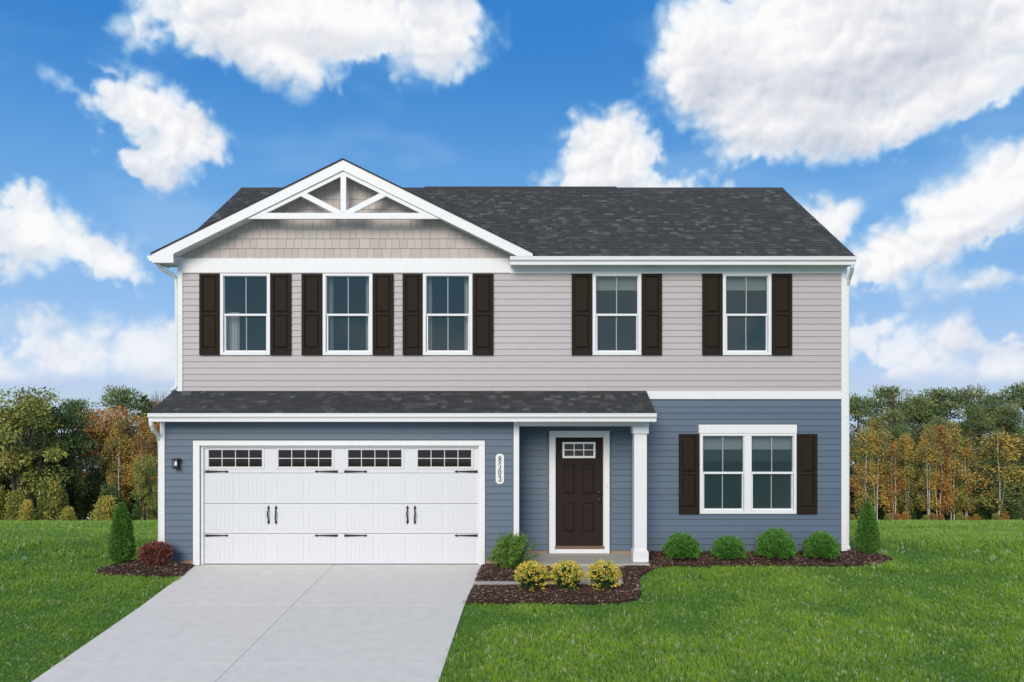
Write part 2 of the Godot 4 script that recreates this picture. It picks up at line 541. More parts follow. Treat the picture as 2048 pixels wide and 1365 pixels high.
func make_bed(bed: Node3D, poly: PackedVector2Array, rise: float) -> void:
	var lo := poly[0]
	var hi := poly[0]
	for p in poly:
		lo = lo.min(p)
		hi = hi.max(p)
	var mb := MB.new()
	var s := 0.06
	var nx := int((hi.x - lo.x) / s) + 2
	var nz := int((hi.y - lo.y) / s) + 2
	var pts := []
	var ins := []
	for j in nz + 1:
		for k in nx + 1:
			var p := lo + Vector2(k - 0.5, j - 0.5) * s
			var inside := Geometry2D.is_point_in_polygon(p, poly)
			ins.append(inside)
			if not inside:
				p = nearest_on(poly, p)
			var y := bed_height(poly, p, rise)
			if inside:
				y += rng.randf_range(0.0, 0.012)
			else:
				y -= 0.04
			pts.append(V(p.x, y, p.y))
	for j in nz:
		for k in nx:
			var a := j * (nx + 1) + k
			var b := a + nx + 1
			if ins[a] or ins[a + 1] or ins[b] or ins[b + 1]:
				mb.quad(pts[a], pts[a + 1], pts[b + 1], pts[b], Vector3.UP)
	kind(put("mulch", mb.mesh(), M.mulch_base, bed), "stuff")
	# bark chips
	var chip := MB.new()
	chip.cbox(V(-0.5, -0.18, -0.5), V(0.5, 0.18, 0.5), 0.12)
	var mm := MultiMesh.new()
	mm.transform_format = MultiMesh.TRANSFORM_3D
	mm.use_colors = true
	mm.mesh = chip.mesh()
	var places := []
	var count := int((hi.x - lo.x) * (hi.y - lo.y) * 2600.0)
	for k in count:
		var p := Vector2(rng.randf_range(lo.x - 0.03, hi.x + 0.03), rng.randf_range(lo.y - 0.03, hi.y + 0.03))
		if not Geometry2D.is_point_in_polygon(p, poly):
			continue
		var ln := rng.randf_range(0.02, 0.065)
		var bs := Basis.from_euler(V(rng.randf_range(-0.5, 0.5), rng.randf() * TAU, rng.randf_range(-0.4, 0.4))) * Basis.from_scale(V(ln, 0.012, rng.randf_range(0.008, 0.018)))
		places.append(Transform3D(bs, V(p.x, bed_height(poly, p, rise) + rng.randf_range(0.004, 0.022), p.y)))
	mm.instance_count = places.size()
	for k in places.size():
		mm.set_instance_transform(k, places[k])
		var t := rng.randf()
		var c := lin(0.035, 0.016, 0.011).lerp(lin(0.1, 0.05, 0.034), rng.randf())
		if t > 0.88:
			c = lin(0.3, 0.2, 0.15).lerp(lin(0.4, 0.29, 0.22), rng.randf())
		mm.set_instance_color(k, c)
	var o := MultiMeshInstance3D.new()
	o.name = "bark_chips"
	o.multimesh = mm
	o.material_override = M.chip
	o.set_meta("kind", "stuff")
	bed.add_child(o)

# ---------------------------------------------------------------- house
# a wall plate in the plane z with rectangular openings [x0, x1, y0, y1]
func wall_plate(called: String, x0: float, x1: float, y0: float, y1: float, zb: float, zf: float, openings: Array, m: Material) -> MeshInstance3D:
	var xs := [x0, x1]
	var ys := [y0, y1]
	for o in openings:
		xs.append(o[0]); xs.append(o[1])
		ys.append(o[2]); ys.append(o[3])
	xs.sort()
	ys.sort()
	var mb := MB.new()
	var open_at := func(x: float, y: float) -> bool:
		if x < x0 or x > x1 or y < y0 or y > y1:
			return true
		for o in openings:
			if x > o[0] and x < o[1] and y > o[2] and y < o[3]:
				return true
		return false
	for i in xs.size() - 1:
		for j in ys.size() - 1:
			var a: float = xs[i]
			var b: float = xs[i + 1]
			var c: float = ys[j]
			var d: float = ys[j + 1]
			if b - a < 0.0005 or d - c < 0.0005:
				continue
			var mx := (a + b) / 2
			var my := (c + d) / 2
			if open_at.call(mx, my):
				continue
			mb.quad(V(a, c, zf), V(b, c, zf), V(b, d, zf), V(a, d, zf), V(0, 0, 1))
			mb.quad(V(a, c, zb), V(b, c, zb), V(b, d, zb), V(a, d, zb), V(0, 0, -1))
			if open_at.call(a - 0.001, my):
				mb.quad(V(a, c, zb), V(a, d, zb), V(a, d, zf), V(a, c, zf), V(-1, 0, 0))
			if open_at.call(b + 0.001, my):
				mb.quad(V(b, c, zb), V(b, d, zb), V(b, d, zf), V(b, c, zf), V(1, 0, 0))
			if open_at.call(mx, c - 0.001):
				mb.quad(V(a, c, zb), V(b, c, zb), V(b, c, zf), V(a, c, zf), V(0, -1, 0))
			if open_at.call(mx, d + 0.001):
				mb.quad(V(a, d, zb), V(b, d, zb), V(b, d, zf), V(a, d, zf), V(0, 1, 0))
	return put(called, mb.mesh(), m, house)

# one lap board from ya to yb of a course y0..y1
func lap_board(parent: Node, xa: float, xb: float, ya: float, yb: float, y0: float, y1: float, z: float, m: Material) -> void:
	if xb - xa < 0.01 or yb - ya < 0.008:
		return
	var zt := func(y: float) -> float:
		return lerpf(0.019, 0.005, (y - y0) / (y1 - y0))
	var prof := PackedVector2Array()
	prof.append(Vector2(0.001, yb))
	prof.append(Vector2(zt.call(yb), yb))
	if ya <= y0 + 0.001:
		prof.append(Vector2(0.0185, y0 + 0.006))
		prof.append(Vector2(0.0165, y0 + 0.0005))
	else:
		prof.append(Vector2(zt.call(ya), ya))
	prof.append(Vector2(0.001, ya))
	var mb := MB.new()
	mb.prism(prof, V(xa, 0, z), V(0, 0, 1), V(0, 1, 0), V(xb - xa, 0, 0))
	put("siding_board", mb.mesh(), m, parent)

func lap_siding(parent: Node, x0: float, x1: float, y0: float, y1: float, pitch: float, z: float, openings: Array, family: String, seams := 0.0) -> void:
	var count := int(ceil((y1 - y0) / pitch))
	for r in count:
		var a := y0 + r * pitch
		var b := a + pitch
		var top := minf(b, y1)
		var xs := [x0, x1]
		for o in openings:
			if o[2] < top - 0.003 and o[3] > a + 0.003:
				for e in [o[0], o[1]]:
					if e > x0 and e < x1:
						xs.append(e)
		if rng.randf() < seams:
			xs.append(rng.randf_range(x0 + 1.0, x1 - 1.0))
		if rng.randf() < seams * 0.6:
			xs.append(rng.randf_range(x0 + 1.0, x1 - 1.0))
		xs.sort()
		var m: Material = M["%s_%d" % [family, rng.randi() % 3]]
		for i in xs.size() - 1:
			var xa: float = xs[i]
			var xb: float = xs[i + 1]
			var mid := (xa + xb) / 2
			var lo := a
			var hi := top
			for o in openings:
				if mid > o[0] and mid < o[1] and o[2] < top and o[3] > a:
					if o[2] <= a + 0.003 and o[3] >= top - 0.003:
						hi = lo
					elif o[2] > a:
						hi = minf(hi, o[2])
					else:
						lo = maxf(lo, o[3])
			if hi - lo > 0.008:
				lap_board(parent, xa + 0.0006, xb - 0.0006, lo, hi, a, b, z, m)

func frame_ring(mb: MB, x0: float, x1: float, y0: float, y1: float, wl: float, wr: float, wb: float, wt: float, zb: float, zf: float, k := 0.004) -> void:
	mb.cbox(V(x0, y0, zb), V(x0 + wl, y1, zf), k)
	mb.cbox(V(x1 - wr, y0, zb), V(x1, y1, zf), k)
	mb.cbox(V(x0 + wl, y1 - wt, zb), V(x1 - wr, y1, zf - 0.001), k)
	mb.cbox(V(x0 + wl, y0, zb), V(x1 - wr, y0 + wb, zf - 0.001), k)

func pane(parent: Node, x0: float, x1: float, y0: float, y1: float, z: float, m: Material) -> void:
	var mb := MB.new()
	mb.quad(V(x0, y0, z), V(x1, y0, z), V(x1, y1, z), V(x0, y1, z), V(0, 0, 1))
	put("pane", mb.mesh(), m, parent)

# double-hung sash unit inside the rectangle; the outer frame is built by the caller
func sashes(w: Node3D, x0: float, x1: float, y0: float, y1: float, mid: float) -> void:
	var up := MB.new()
	frame_ring(up, x0, x1, mid, y1, 0.012, 0.012, 0.04, 0.012, -0.05, 0.012, 0.003)
	put("upper_sash", up.mesh(), M.white_vinyl, w)
	var lo := MB.new()
	frame_ring(lo, x0 + 0.006, x1 - 0.006, y0, mid + 0.036, 0.03, 0.022, 0.03, 0.038, -0.075, -0.002, 0.003)
	put("lower_sash", lo.mesh(), M.white_vinyl, w)
	var cx := (x0 + x1) / 2
	var r := 0.009
	board("muntin", V(cx - r, mid + 0.04, -0.03), V(cx + r, y1 - 0.012, -0.018), M.white_vinyl, w, 0.003)
	board("muntin", V(cx - r, y0 + 0.03, -0.056), V(cx + r, mid, -0.044), M.white_vinyl, w, 0.003)
	for s in [[x0 + 0.012, cx], [cx, x1 - 0.012]]:
		pane(w, s[0], s[1], mid + 0.04, y1 - 0.012, -0.014, M.glass)
	for s in [[x0 + 0.036, cx], [cx, x1 - 0.028]]:
		pane(w, s[0], s[1], y0 + 0.03, mid - 0.001, -0.04, M.glass)

func roller_shade(w: Node3D, x0: float, x1: float, y0: float, y1: float) -> void:
	var mb := MB.new()
	mb.box(V(x0, y0, -0.128), V(x1, y1, -0.124))
	mb.tube([V(x0, y0, -0.126), V(x1, y0, -0.126)], [0.011, 0.011], 8)
	put("roller_shade", mb.mesh(), M.shade_cloth, w)

func curtain(w: Node3D, x0: float, x1: float, y0: float, y1: float) -> void:
	var mb := MB.new()
	var steps := 14
	for k in steps:
		var a := lerpf(x0, x1, k / float(steps))
		var b := lerpf(x0, x1, (k + 1) / float(steps))
		var za := -0.17 + 0.022 * sin(k * 1.7)
		var zb := -0.17 + 0.022 * sin((k + 1) * 1.7)
		mb.quad(V(a, y0, za), V(b, y0, zb), V(b, y1, zb), V(a, y1, za), V(0, 0, 1))
	put("curtain", mb.mesh(), M.sheer, w)

func make_window(x0: float, x1: float, y0: float, y1: float) -> Node3D:
	var w := group_node("window", house)
	var f := MB.new()
	frame_ring(f, x0, x1, y0, y1, 0.058, 0.058, 0.06, 0.04, -0.09, 0.042)
	put("frame", f.mesh(), M.white_vinyl, w)
	sashes(w, x0 + 0.058, x1 - 0.058, y0 + 0.06, y1 - 0.04, 4.52)
	return w

func make_shutter(x0: float, x1: float, y0: float, y1: float) -> void:
	var s := group_node("shutter", house)
	var z0 := 0.021
	var zf := 0.058
	var mid := y0 + (y1 - y0) * 0.505
	var fr := MB.new()
	var st := 0.058
	fr.cbox(V(x0, y0, z0), V(x0 + st, y1, zf), 0.005)
	fr.cbox(V(x1 - st, y0, z0), V(x1, y1, zf), 0.005)
	for e in [[y0, y0 + 0.125], [mid - 0.03, mid + 0.03], [y1 - 0.055, y1]]:
		fr.cbox(V(x0 + st, e[0], z0), V(x1 - st, e[1], zf - 0.002), 0.005)
	put("frame", fr.mesh(), M.dark_brown, s)
	for e in [[y0 + 0.125, mid - 0.03], [mid + 0.03, y1 - 0.055]]:
		raised_panel(s, "panel", x0 + st, x1 - st, e[0], e[1], z0 + 0.002, zf - 0.024, zf - 0.006, 0.03, M.dark_brown)

# a flat margin at zl with a bevelled field up to zh
func raised_panel(parent: Node, called: String, x0: float, x1: float, y0: float, y1: float, zb: float, zl: float, zh: float, bevel: float, m: Material) -> void:
	var mb := MB.new()
	mb.box(V(x0, y0, zb), V(x1, y1, zl))
	var g := 0.007
	var o := [V(x0 + g, y0 + g, zl + 0.0005), V(x1 - g, y0 + g, zl + 0.0005), V(x1 - g, y1 - g, zl + 0.0005), V(x0 + g, y1 - g, zl + 0.0005)]
	var e := g + bevel
	var t := [V(x0 + e, y0 + e, zh), V(x1 - e, y0 + e, zh), V(x1 - e, y1 - e, zh), V(x0 + e, y1 - e, zh)]
	mb.quad(t[0], t[1], t[2], t[3], V(0, 0, 1))
	var c := V((x0 + x1) / 2, (y0 + y1) / 2, zl)
	for k in 4:
		var k2 := (k + 1) % 4
		mb.quad(o[k], o[k2], t[k2], t[k], ((o[k] + o[k2]) / 2 - c).normalized() + V(0, 0, 0.5))
	put(called, mb.mesh(), m, parent)

func slope_y(z: float) -> float:      # main roof
	return 5.6 + (0.25 - z) * 0.5476

func gutter(called: String, x0: float, x1: float, top: float, z: float) -> void:
	var p := PackedVector2Array([Vector2(0, 0), Vector2(0, -0.15), Vector2(0.072, -0.15), Vector2(0.076, -0.1), Vector2(0.088, -0.084), Vector2(0.108, -0.07), Vector2(0.116, -0.055), Vector2(0.116, -0.02), Vector2(0.124, -0.018), Vector2(0.124, -0.002), Vector2(0.112, -0.002), Vector2(0.108, -0.05), Vector2(0.07, -0.09), Vector2(0.066, -0.14), Vector2(0.006, -0.14), Vector2(0.006, 0)])
	var mb := MB.new()
	mb.prism(p, V(x0, top, z), V(0, 0, 1), V(0, 1, 0), V(x1 - x0, 0, 0))
	var cap := PackedVector2Array([Vector2(0, 0), Vector2(0, -0.15), Vector2(0.072, -0.15), Vector2(0.076, -0.1), Vector2(0.108, -0.07), Vector2(0.116, -0.055), Vector2(0.116, -0.002)])
	mb.prism(cap, V(x0 - 0.002, top, z), V(0, 0, 1), V(0, 1, 0), V(0.003, 0, 0))
	mb.prism(cap, V(x1 - 0.001, top, z), V(0, 0, 1), V(0, 1, 0), V(0.003, 0, 0))
	put(called, mb.mesh(), M.white_vinyl, house)

func downspout(pts: Array) -> void:
	var mb := MB.new()
	var r := []
	for p in pts:
		r.append(0.036)
	mb.tube(pts, r, 12)
	put("downspout", mb.mesh(), M.white_vinyl, house)

# shingle tabs on a slope; row 0 at the eave. f(row) gives a list of [x0, x1] spans
func shingles(parent: Node, eave: Vector3, up: Vector3, rows: int, expo: float, spans: Callable, singles: int) -> void:
	var normal := V(1, 0, 0).cross(up)
	if normal.y < 0:
		normal = -normal
	var rest := MB.new()
	var done := 0
	for r in rows:
		for sp in spans.call(r):
			var x: float = sp[0]
			x += 0.0
			while x < sp[1] - 0.005:
				var w := rng.randf_range(0.08, 0.19)
				if sp[1] - (x + w) < 0.08:
					w = sp[1] - x
				var b := eave + up * expo * r
				var t := rng.randf()
				var tone := 0 if t < 0.34 else 1 if t < 0.64 else 2 if t < 0.82 else 3 if t < 0.94 else 4
				var th := 0.008 if tone > 1 else 0.004
				th += rng.randf() * 0.002
				var lift := 0.004
				var e := up * (expo + 0.01)
				var a0 := V(x + 0.0015, b.y, b.z)
				var a1 := V(x + w - 0.0015, b.y, b.z)
				var mb := rest if done >= singles else MB.new()
				var g: float = [0.035, 0.043, 0.054, 0.075, 0.108][tone]
				mb.col = Color(g, g * 1.02, g * 1.05) if done >= singles else Color.WHITE
				var nh := normal * (th + lift)
				var nb := normal * (th * 0.2 + 0.001)
				mb.quad(a0 + nh, a1 + nh, a1 + e + nb, a0 + e + nb, normal)
				mb.quad(a0 - normal * 0.002, a1 - normal * 0.002, a1 + nh, a0 + nh, -up)
				mb.tri(a0, a0 + nh, a0 + e + nb, V(-1, 0, 0))
				mb.tri(a1, a1 + nh, a1 + e + nb, V(1, 0, 0))
				if done < singles:
					put("shingle", mb.mesh(), M["shingle_%d" % tone], parent)
				done += 1
				x += w
	if rest.v.size():
		kind(put("shingles", rest.mesh(), M.shingle_mix, parent), "stuff")

func make_house() -> void:
	house = group_node("house")
	tag(house, "two-storey house with greige siding above blue siding and a white double garage door", "house")
	var wx := 6.275
	# --- openings
	var wins := [[-5.473, -4.535], [-3.549, -2.615], [-1.671, -0.742], [1.512, 2.424], [3.952, 4.864]]
	var wy := [3.781, 5.309]
	var holes := []
	for w in wins:
		holes.append([w[0] + 0.03, w[1] - 0.03, wy[0] + 0.03, wy[1] - 0.02])
	var up := wall_plate("upper_wall", -wx, wx, 2.96, 5.6, -0.15, 0.0, holes, M.inner_wall)
	var cut := []
	for w in wins:
		cut.append([w[0] + 0.004, w[1] - 0.004, wy[0] + 0.004, wy[1]])
	lap_siding(up, -6.18, 6.18, 3.07, 5.32, 0.1178, 0.0, cut, "greige_siding", 0.5)
	# ground floor, right block and porch wall
	var door_hole := [0.8, 1.735, 0.15, 2.27]
	var dbl_hole := [3.55, 5.3, 0.84, 2.29]
	var low := wall_plate("lower_wall", 0.0, wx, -0.4, 2.96, -0.15, -0.001, [door_hole, dbl_hole], M.inner_wall)
	lap_siding(low, 0.085, 6.18, 0.11, 2.955, 0.1175, -0.001, [[0.66, 1.866, 0.0, 2.39], [3.525, 5.33, 0.81, 2.31], [3.48, 5.36, 2.3, 2.5]], "blue_siding", 0.12)
	# garage front
	var gd_hole := [-5.575, -0.59, -0.5, 2.14]
	var gar := wall_plate("garage_wall", -wx, 0.085, -0.5, 2.6, 0.6, 0.75, [gd_hole], M.inner_wall)
	lap_siding(gar, -6.2, 0.03, 0.09, 2.575, 0.1195, 0.75, [[-5.7, -0.472, -0.5, 2.235]], "blue_siding", 0.1)
	# shell
	var sh := MB.new()
	sh.box(V(-wx, -3.0, -7.9), V(-wx + 0.15, 5.6, -0.151))
	put("side_wall", sh.mesh(), M.greige_siding_1, house)
	sh = MB.new()
	sh.box(V(wx - 0.15, -3.0, -7.9), V(wx, 5.6, -0.151))
	put("side_wall", sh.mesh(), M.greige_siding_1, house)
	sh = MB.new()
	sh.box(V(-wx + 0.15, -3.0, -7.9), V(wx - 0.15, 5.6, -7.75))
	put("rear_wall", sh.mesh(), M.greige_siding_1, house)
	sh = MB.new()
	sh.box(V(-wx, -0.5, -0.15), V(-wx + 0.12, 2.68, 0.599))
	put("garage_side_wall", sh.mesh(), M.blue_siding_1, house)
	sh = MB.new()
	sh.box(V(-0.015, -0.5, 0.0), V(0.085, 2.6, 0.599))
	put("garage_side_wall", sh.mesh(), M.blue_siding_1, house)
	for f in [[-0.2, 0.02], [2.75, 2.95], [5.4, 5.5]]:
		sh = MB.new()
		sh.box(V(-wx + 0.15, f[0], -7.75), V(wx - 0.15, f[1], -0.15))
		put("floor", sh.mesh(), M.inner_floor, house)
	sh = MB.new()
	sh.box(V(-wx + 0.12, -0.3, -0.15), V(-0.015, -0.005, 0.6))
	put("garage_floor", sh.mesh(), M.inner_floor, house)
	sh = MB.new()
	sh.box(V(-wx + 0.12, 2.5, -0.15), V(-0.015, 2.58, 0.6))
	put("garage_ceiling", sh.mesh(), M.inner_wall, house)
	for x in [-4.05, -2.1, 0.4, 3.2]:
		sh = MB.new()
		sh.box(V(x, 2.95, -7.75), V(x + 0.1, 5.4, -0.16))
		put("partition_wall", sh.mesh(), M.inner_wall, house)
	sh = MB.new()
	sh.box(V(-0.1, 0.02, -7.75), V(0.0, 2.75, -0.16))
	put("partition_wall", sh.mesh(), M.inner_wall, house)
	sh = MB.new()
	sh.box(V(-wx + 0.15, 2.95, -4.2), V(wx - 0.15, 5.4, -4.1))
	put("partition_wall", sh.mesh(), M.inner_wall, house)
	# foundation strips
	board("foundation", V(2.2, -0.6, -0.1), V(6.2, 0.109, 0.006), M.foundation, house)
	board("foundation", V(0.09, -0.6, -0.1), V(2.2, 0.109, 0.006), M.foundation, house)
	board("foundation", V(-6.19, -0.6, 0.65), V(-5.7, 0.089, 0.756), M.foundation, house)
	board("foundation", V(-0.47, -0.6, 0.65), V(0.02, 0.089, 0.756), M.foundation, house)
	# --- white trim
	var wt: Material = M.white_trim
	board("corner_board", V(-wx, 2.9, -0.1), V(-6.18, 5.62, 0.032), wt, house)
	board("corner_board", V(6.18, 0.1, -0.1), V(wx + 0.01, 5.48, 0.032), wt, house)
	board("corner_board", V(-wx - 0.01, 0.04, 0.6), V(-6.2, 2.56, 0.782), wt, house)
	board("corner_board", V(0.03, 0.05, 0.55), V(0.128, 2.6, 0.782), wt, house)
	board("frieze_board", V(-6.18, 5.325, 0.001), V(-0.04, 5.6, 0.034), wt, house)
	board("frieze_board", V(-0.04, 5.312, 0.001), V(6.18, 5.478, 0.03), wt, house)
	board("band_board", V(2.2, 2.957, 0.001), V(6.18, 3.105, 0.036), wt, house)
	# --- windows and shutters
	var shutters := [[-5.858, -5.483], [-4.525, -4.14], [-3.943, -3.558], [-2.606, -2.222], [-2.05, -1.678], [-0.733, -0.348], [1.118, 1.503], [2.433, 2.81], [3.566, 3.943], [4.873, 5.25]]
	for s in shutters:
		make_shutter(s[0], s[1], 3.782, 5.309)
	for k in 5:
		var w := make_window(wins[k][0], wins[k][1], wy[0], wy[1])
		var a: float = wins[k][0] + 0.03
		var b: float = wins[k][1] - 0.03
		if k >= 3:
			roller_shade(w, a, b, 5.02, 5.3)
		elif k > 0:
			curtain(w, a, a + 0.12, 3.7, 5.3)
			curtain(w, b - 0.13, b, 3.7, 5.3)
		else:
			curtain(w, a + 0.02, a + 0.26, 3.7, 4.6)
	# the double window downstairs
	make_shutter(3.128, 3.505, 0.805, 2.305)
	make_shutter(5.349, 5.72, 0.805, 2.305)
	var dw := group_node("double_window", house)
	var f := MB.new()
	frame_ring(f, 3.521, 5.333, 0.805, 2.314, 0.056, 0.05, 0.062, 0.045, -0.09, 0.042)
	f.cbox(V(4.354, 0.867, -0.09), V(4.49, 2.269, 0.04), 0.004)
	put("frame", f.mesh(), M.white_vinyl, dw)
	sashes(dw, 3.577, 4.354, 0.867, 2.269, 1.55)
	sashes(dw, 4.49, 5.283, 0.867, 2.269, 1.55)
	roller_shade(dw, 3.56, 4.37, 2.01, 2.3)
	roller_shade(dw, 4.47, 5.3, 2.01, 2.3)
	board("head_casing", V(3.502, 2.316, 0.001), V(5.342, 2.476, 0.05), wt, dw, 0.006)
	# --- entry door
	make_entry_door()
	make_garage_door()
	# --- porch
	board("porch_slab", V(0.13, -0.5, 0.007), V(2.44, 0.06, 0.95), M.porch_concrete, house, 0.012)
	board("porch_ceiling", V(0.09, 2.53, 0.02), V(2.44, 2.56, 0.72), M.soffit_white, house)
	board("porch_beam", V(0.129, 2.483, 0.6), V(2.45, 2.6, 0.76), wt, house)
	var post := group_node("porch_post", house)
	board("shaft", V(2.182, 0.22, 0.54), V(2.41, 2.4, 0.77), wt, post, 0.006)
	board("capital", V(2.155, 2.349, 0.513), V(2.44, 2.483, 0.797), wt, post, 0.008)
	var base := MB.new()
	base.cbox(V(2.16, 0.062, 0.518), V(2.438, 0.245, 0.795), 0.004)
	base.prism(PackedVector2Array([Vector2(0, 0), Vector2(0.262, 0), Vector2(0.24, 0.03), Vector2(0.022, 0.03)]), V(2.168, 0.244, 0.525), V(1, 0, 0), V(0, 1, 0), V(0, 0, 0.262))
	put("base", base.mesh(), wt, post)
	# --- garage and porch roof
	var gr := group_node("garage_roof", house)
	var deck := MB.new()
	deck.prism(PackedVector2Array([Vector2(0.001, 3.108), Vector2(1.1, 2.712), Vector2(1.1, 2.69), Vector2(0.001, 3.06)]), V(-6.35, 0, 0), V(0, 0, 1), V(0, 1, 0), V(8.865, 0, 0))
	put("roof_deck", deck.mesh(), M.shingle_0, gr)
	var gup := V(0, 3.114 - 2.716, 0.0 - 1.1)
	var glen := gup.length()
	gup /= glen
	shingles(gr, V(0, 2.716, 1.1), gup, 9, glen / 9.0, func(_r): return [[-6.355, 2.52]], 300)
	for x in [-6.3, 2.44]:
		var rk := MB.new()
		rk.prism(PackedVector2Array([Vector2(0.04, 3.04), Vector2(1.045, 2.685), Vector2(1.045, 2.576), Vector2(0.04, 2.576)]), V(x, 0, 0), V(0, 0, 1), V(0, 1, 0), V(0.03, 0, 0))
		put("rake_board", rk.mesh(), wt, gr)
	board("fascia", V(-6.3, 2.574, 1.02), V(2.47, 2.69, 1.048), wt, gr)
	var gs := MB.new()
	gs.box(V(-6.27, 2.576, 0.752), V(2.44, 2.59, 1.02))
	put("soffit", gs.mesh(), M.soffit_white, gr)
	gutter("gutter", -6.335, 2.515, 2.73, 1.05)
	# --- main roof
	var mr := group_node("main_roof", house)
	var dk := MB.new()
	var up2 := V(0, 7.845 - 5.6, -4.1)
	var mlen := up2.length()
	up2 /= mlen
	var plan := PackedVector2Array([Vector2(0.376, 0.27), Vector2(6.345, 0.27), Vector2(6.345, -3.85), Vector2(-6.345, -3.85), Vector2(-6.345, 0.04), Vector2(-3.102, -2.955)])
	var tris := Geometry2D.triangulate_polygon(plan)
	for k in range(0, tris.size(), 3):
		var q := []
		for i in 3:
			var p: Vector2 = plan[tris[k + i]]
			q.append(V(p.x, slope_y(p.y) - 0.006, p.y))
		dk.tri(q[0], q[1], q[2], Vector3.UP)
		var dn := V(0, -0.045, 0)
		dk.tri(q[0] + dn, q[1] + dn, q[2] + dn, Vector3.DOWN)
	for k in plan.size():
		var p := plan[k]
		var q := plan[(k + 1) % plan.size()]
		var a := V(p.x, slope_y(p.y) - 0.006, p.y)
		var b := V(q.x, slope_y(q.y) - 0.006, q.y)
		dk.quad(a, b, b - V(0, 0.045, 0), a - V(0, 0.045, 0), V(p.x + q.x, 0, p.y + q.y + 3.0))
	dk.prism(PackedVector2Array([Vector2(-3.85, 7.839), Vector2(-8.2, 5.457), Vector2(-8.2, 5.412), Vector2(-3.85, 7.794)]), V(-6.345, 0, 0), V(0, 0, 1), V(0, 1, 0), V(12.69, 0, 0))
	put("roof_deck", dk.mesh(), M.shingle_0, mr)
	var nrow := 33
	var spans := func(r: int) -> Array:
		var z := 0.27 - 4.12 * (r + 0.6) / nrow
		if z < -2.93:
			return [[-6.35, 6.35]]
		var t := (0.25 - z) / 3.205
		var right := [0.376 - 3.478 * t + 0.02, 6.35]
		var lx := -6.58 + 3.478 * t - 0.02
		return [right] if lx < -6.3 else [[-6.35, lx], right]
	shingles(mr, V(0, slope_y(0.27), 0.27), up2, nrow, (mlen + 0.022) / nrow, spans, 300)
	var ridge := MB.new()
	ridge.prism(PackedVector2Array([Vector2(-0.16, -0.075), Vector2(0, 0.022), Vector2(0.16, -0.075), Vector2(0.16, -0.1), Vector2(0, -0.01), Vector2(-0.16, -0.1)]), V(-6.35, 7.845, -3.85), V(0, 0, 1), V(0, 1, 0), V(12.7, 0, 0))
	put("ridge_cap", ridge.mesh(), M.shingle_1, mr)
	var vent := MB.new()
	vent.prism(PackedVector2Array([Vector2(-0.13, -0.045), Vector2(0, 0.045), Vector2(0.13, -0.045), Vector2(0.13, -0.07), Vector2(0, 0.01), Vector2(-0.13, -0.07)]), V(-2.05, 7.845, -3.85), V(0, 0, 1), V(0, 1, 0), V(4.5, 0, 0))
	put("ridge_vent", vent.mesh(), M.shingle_0, mr)
	for x in [-6.3, 6.27]:
		var ge := MB.new()
		ge.prism(PackedVector2Array([Vector2(0.2, 5.5), Vector2(0.2, 5.57), Vector2(-3.85, 7.78), Vector2(-7.95, 5.5)]), V(x, 0, 0), V(0, 0, 1), V(0, 1, 0), V(0.03, 0, 0))
		put("gable_end", ge.mesh(), wt, mr)
	board("fascia", V(-0.03, 5.43, 0.222), V(6.3, 5.565, 0.249), wt, mr)
	for k in 60:
		var x0 := -0.03 + k * 0.1055
		board("soffit_panel", V(x0 + 0.003, 5.436, 0.002), V(minf(x0 + 0.1025, 6.3), 5.446, 0.22), M.soffit_white, mr, 0.003)
	gutter("gutter", -0.037, 6.32, 5.585, 0.25)
	make_gable()
	# --- downspouts
	downspout([V(-6.56, 5.5, 0.24), V(-6.545, 5.43, 0.22), V(-6.49, 5.36, 0.15), V(-6.38, 5.3, 0.02), V(-6.33, 5.22, -0.04), V(-6.318, 5.05, -0.05), V(-6.318, 3.22, -0.05), V(-6.34, 3.15, 0.02), V(-6.39, 3.115, 0.08)])
	downspout([V(6.26, 5.46, 0.31), V(6.275, 5.4, 0.29), V(6.3, 5.32, 0.2), V(6.315, 5.22, 0.05), V(6.32, 5.1, -0.04), V(6.322, 4.9, -0.05), V(6.322, 0.2, -0.05), V(6.325, 0.13, 0.02)])
	downspout([V(-6.3, 2.6, 1.11), V(-6.3, 2.53, 1.1), V(-6.305, 2.44, 1.02), V(-6.31, 2.33, 0.82), V(-6.318, 2.24, 0.72), V(-6.322, 2.1, 0.68), V(-6.322, 0.2, 0.68), V(-6.35, 0.1, 0.7)])

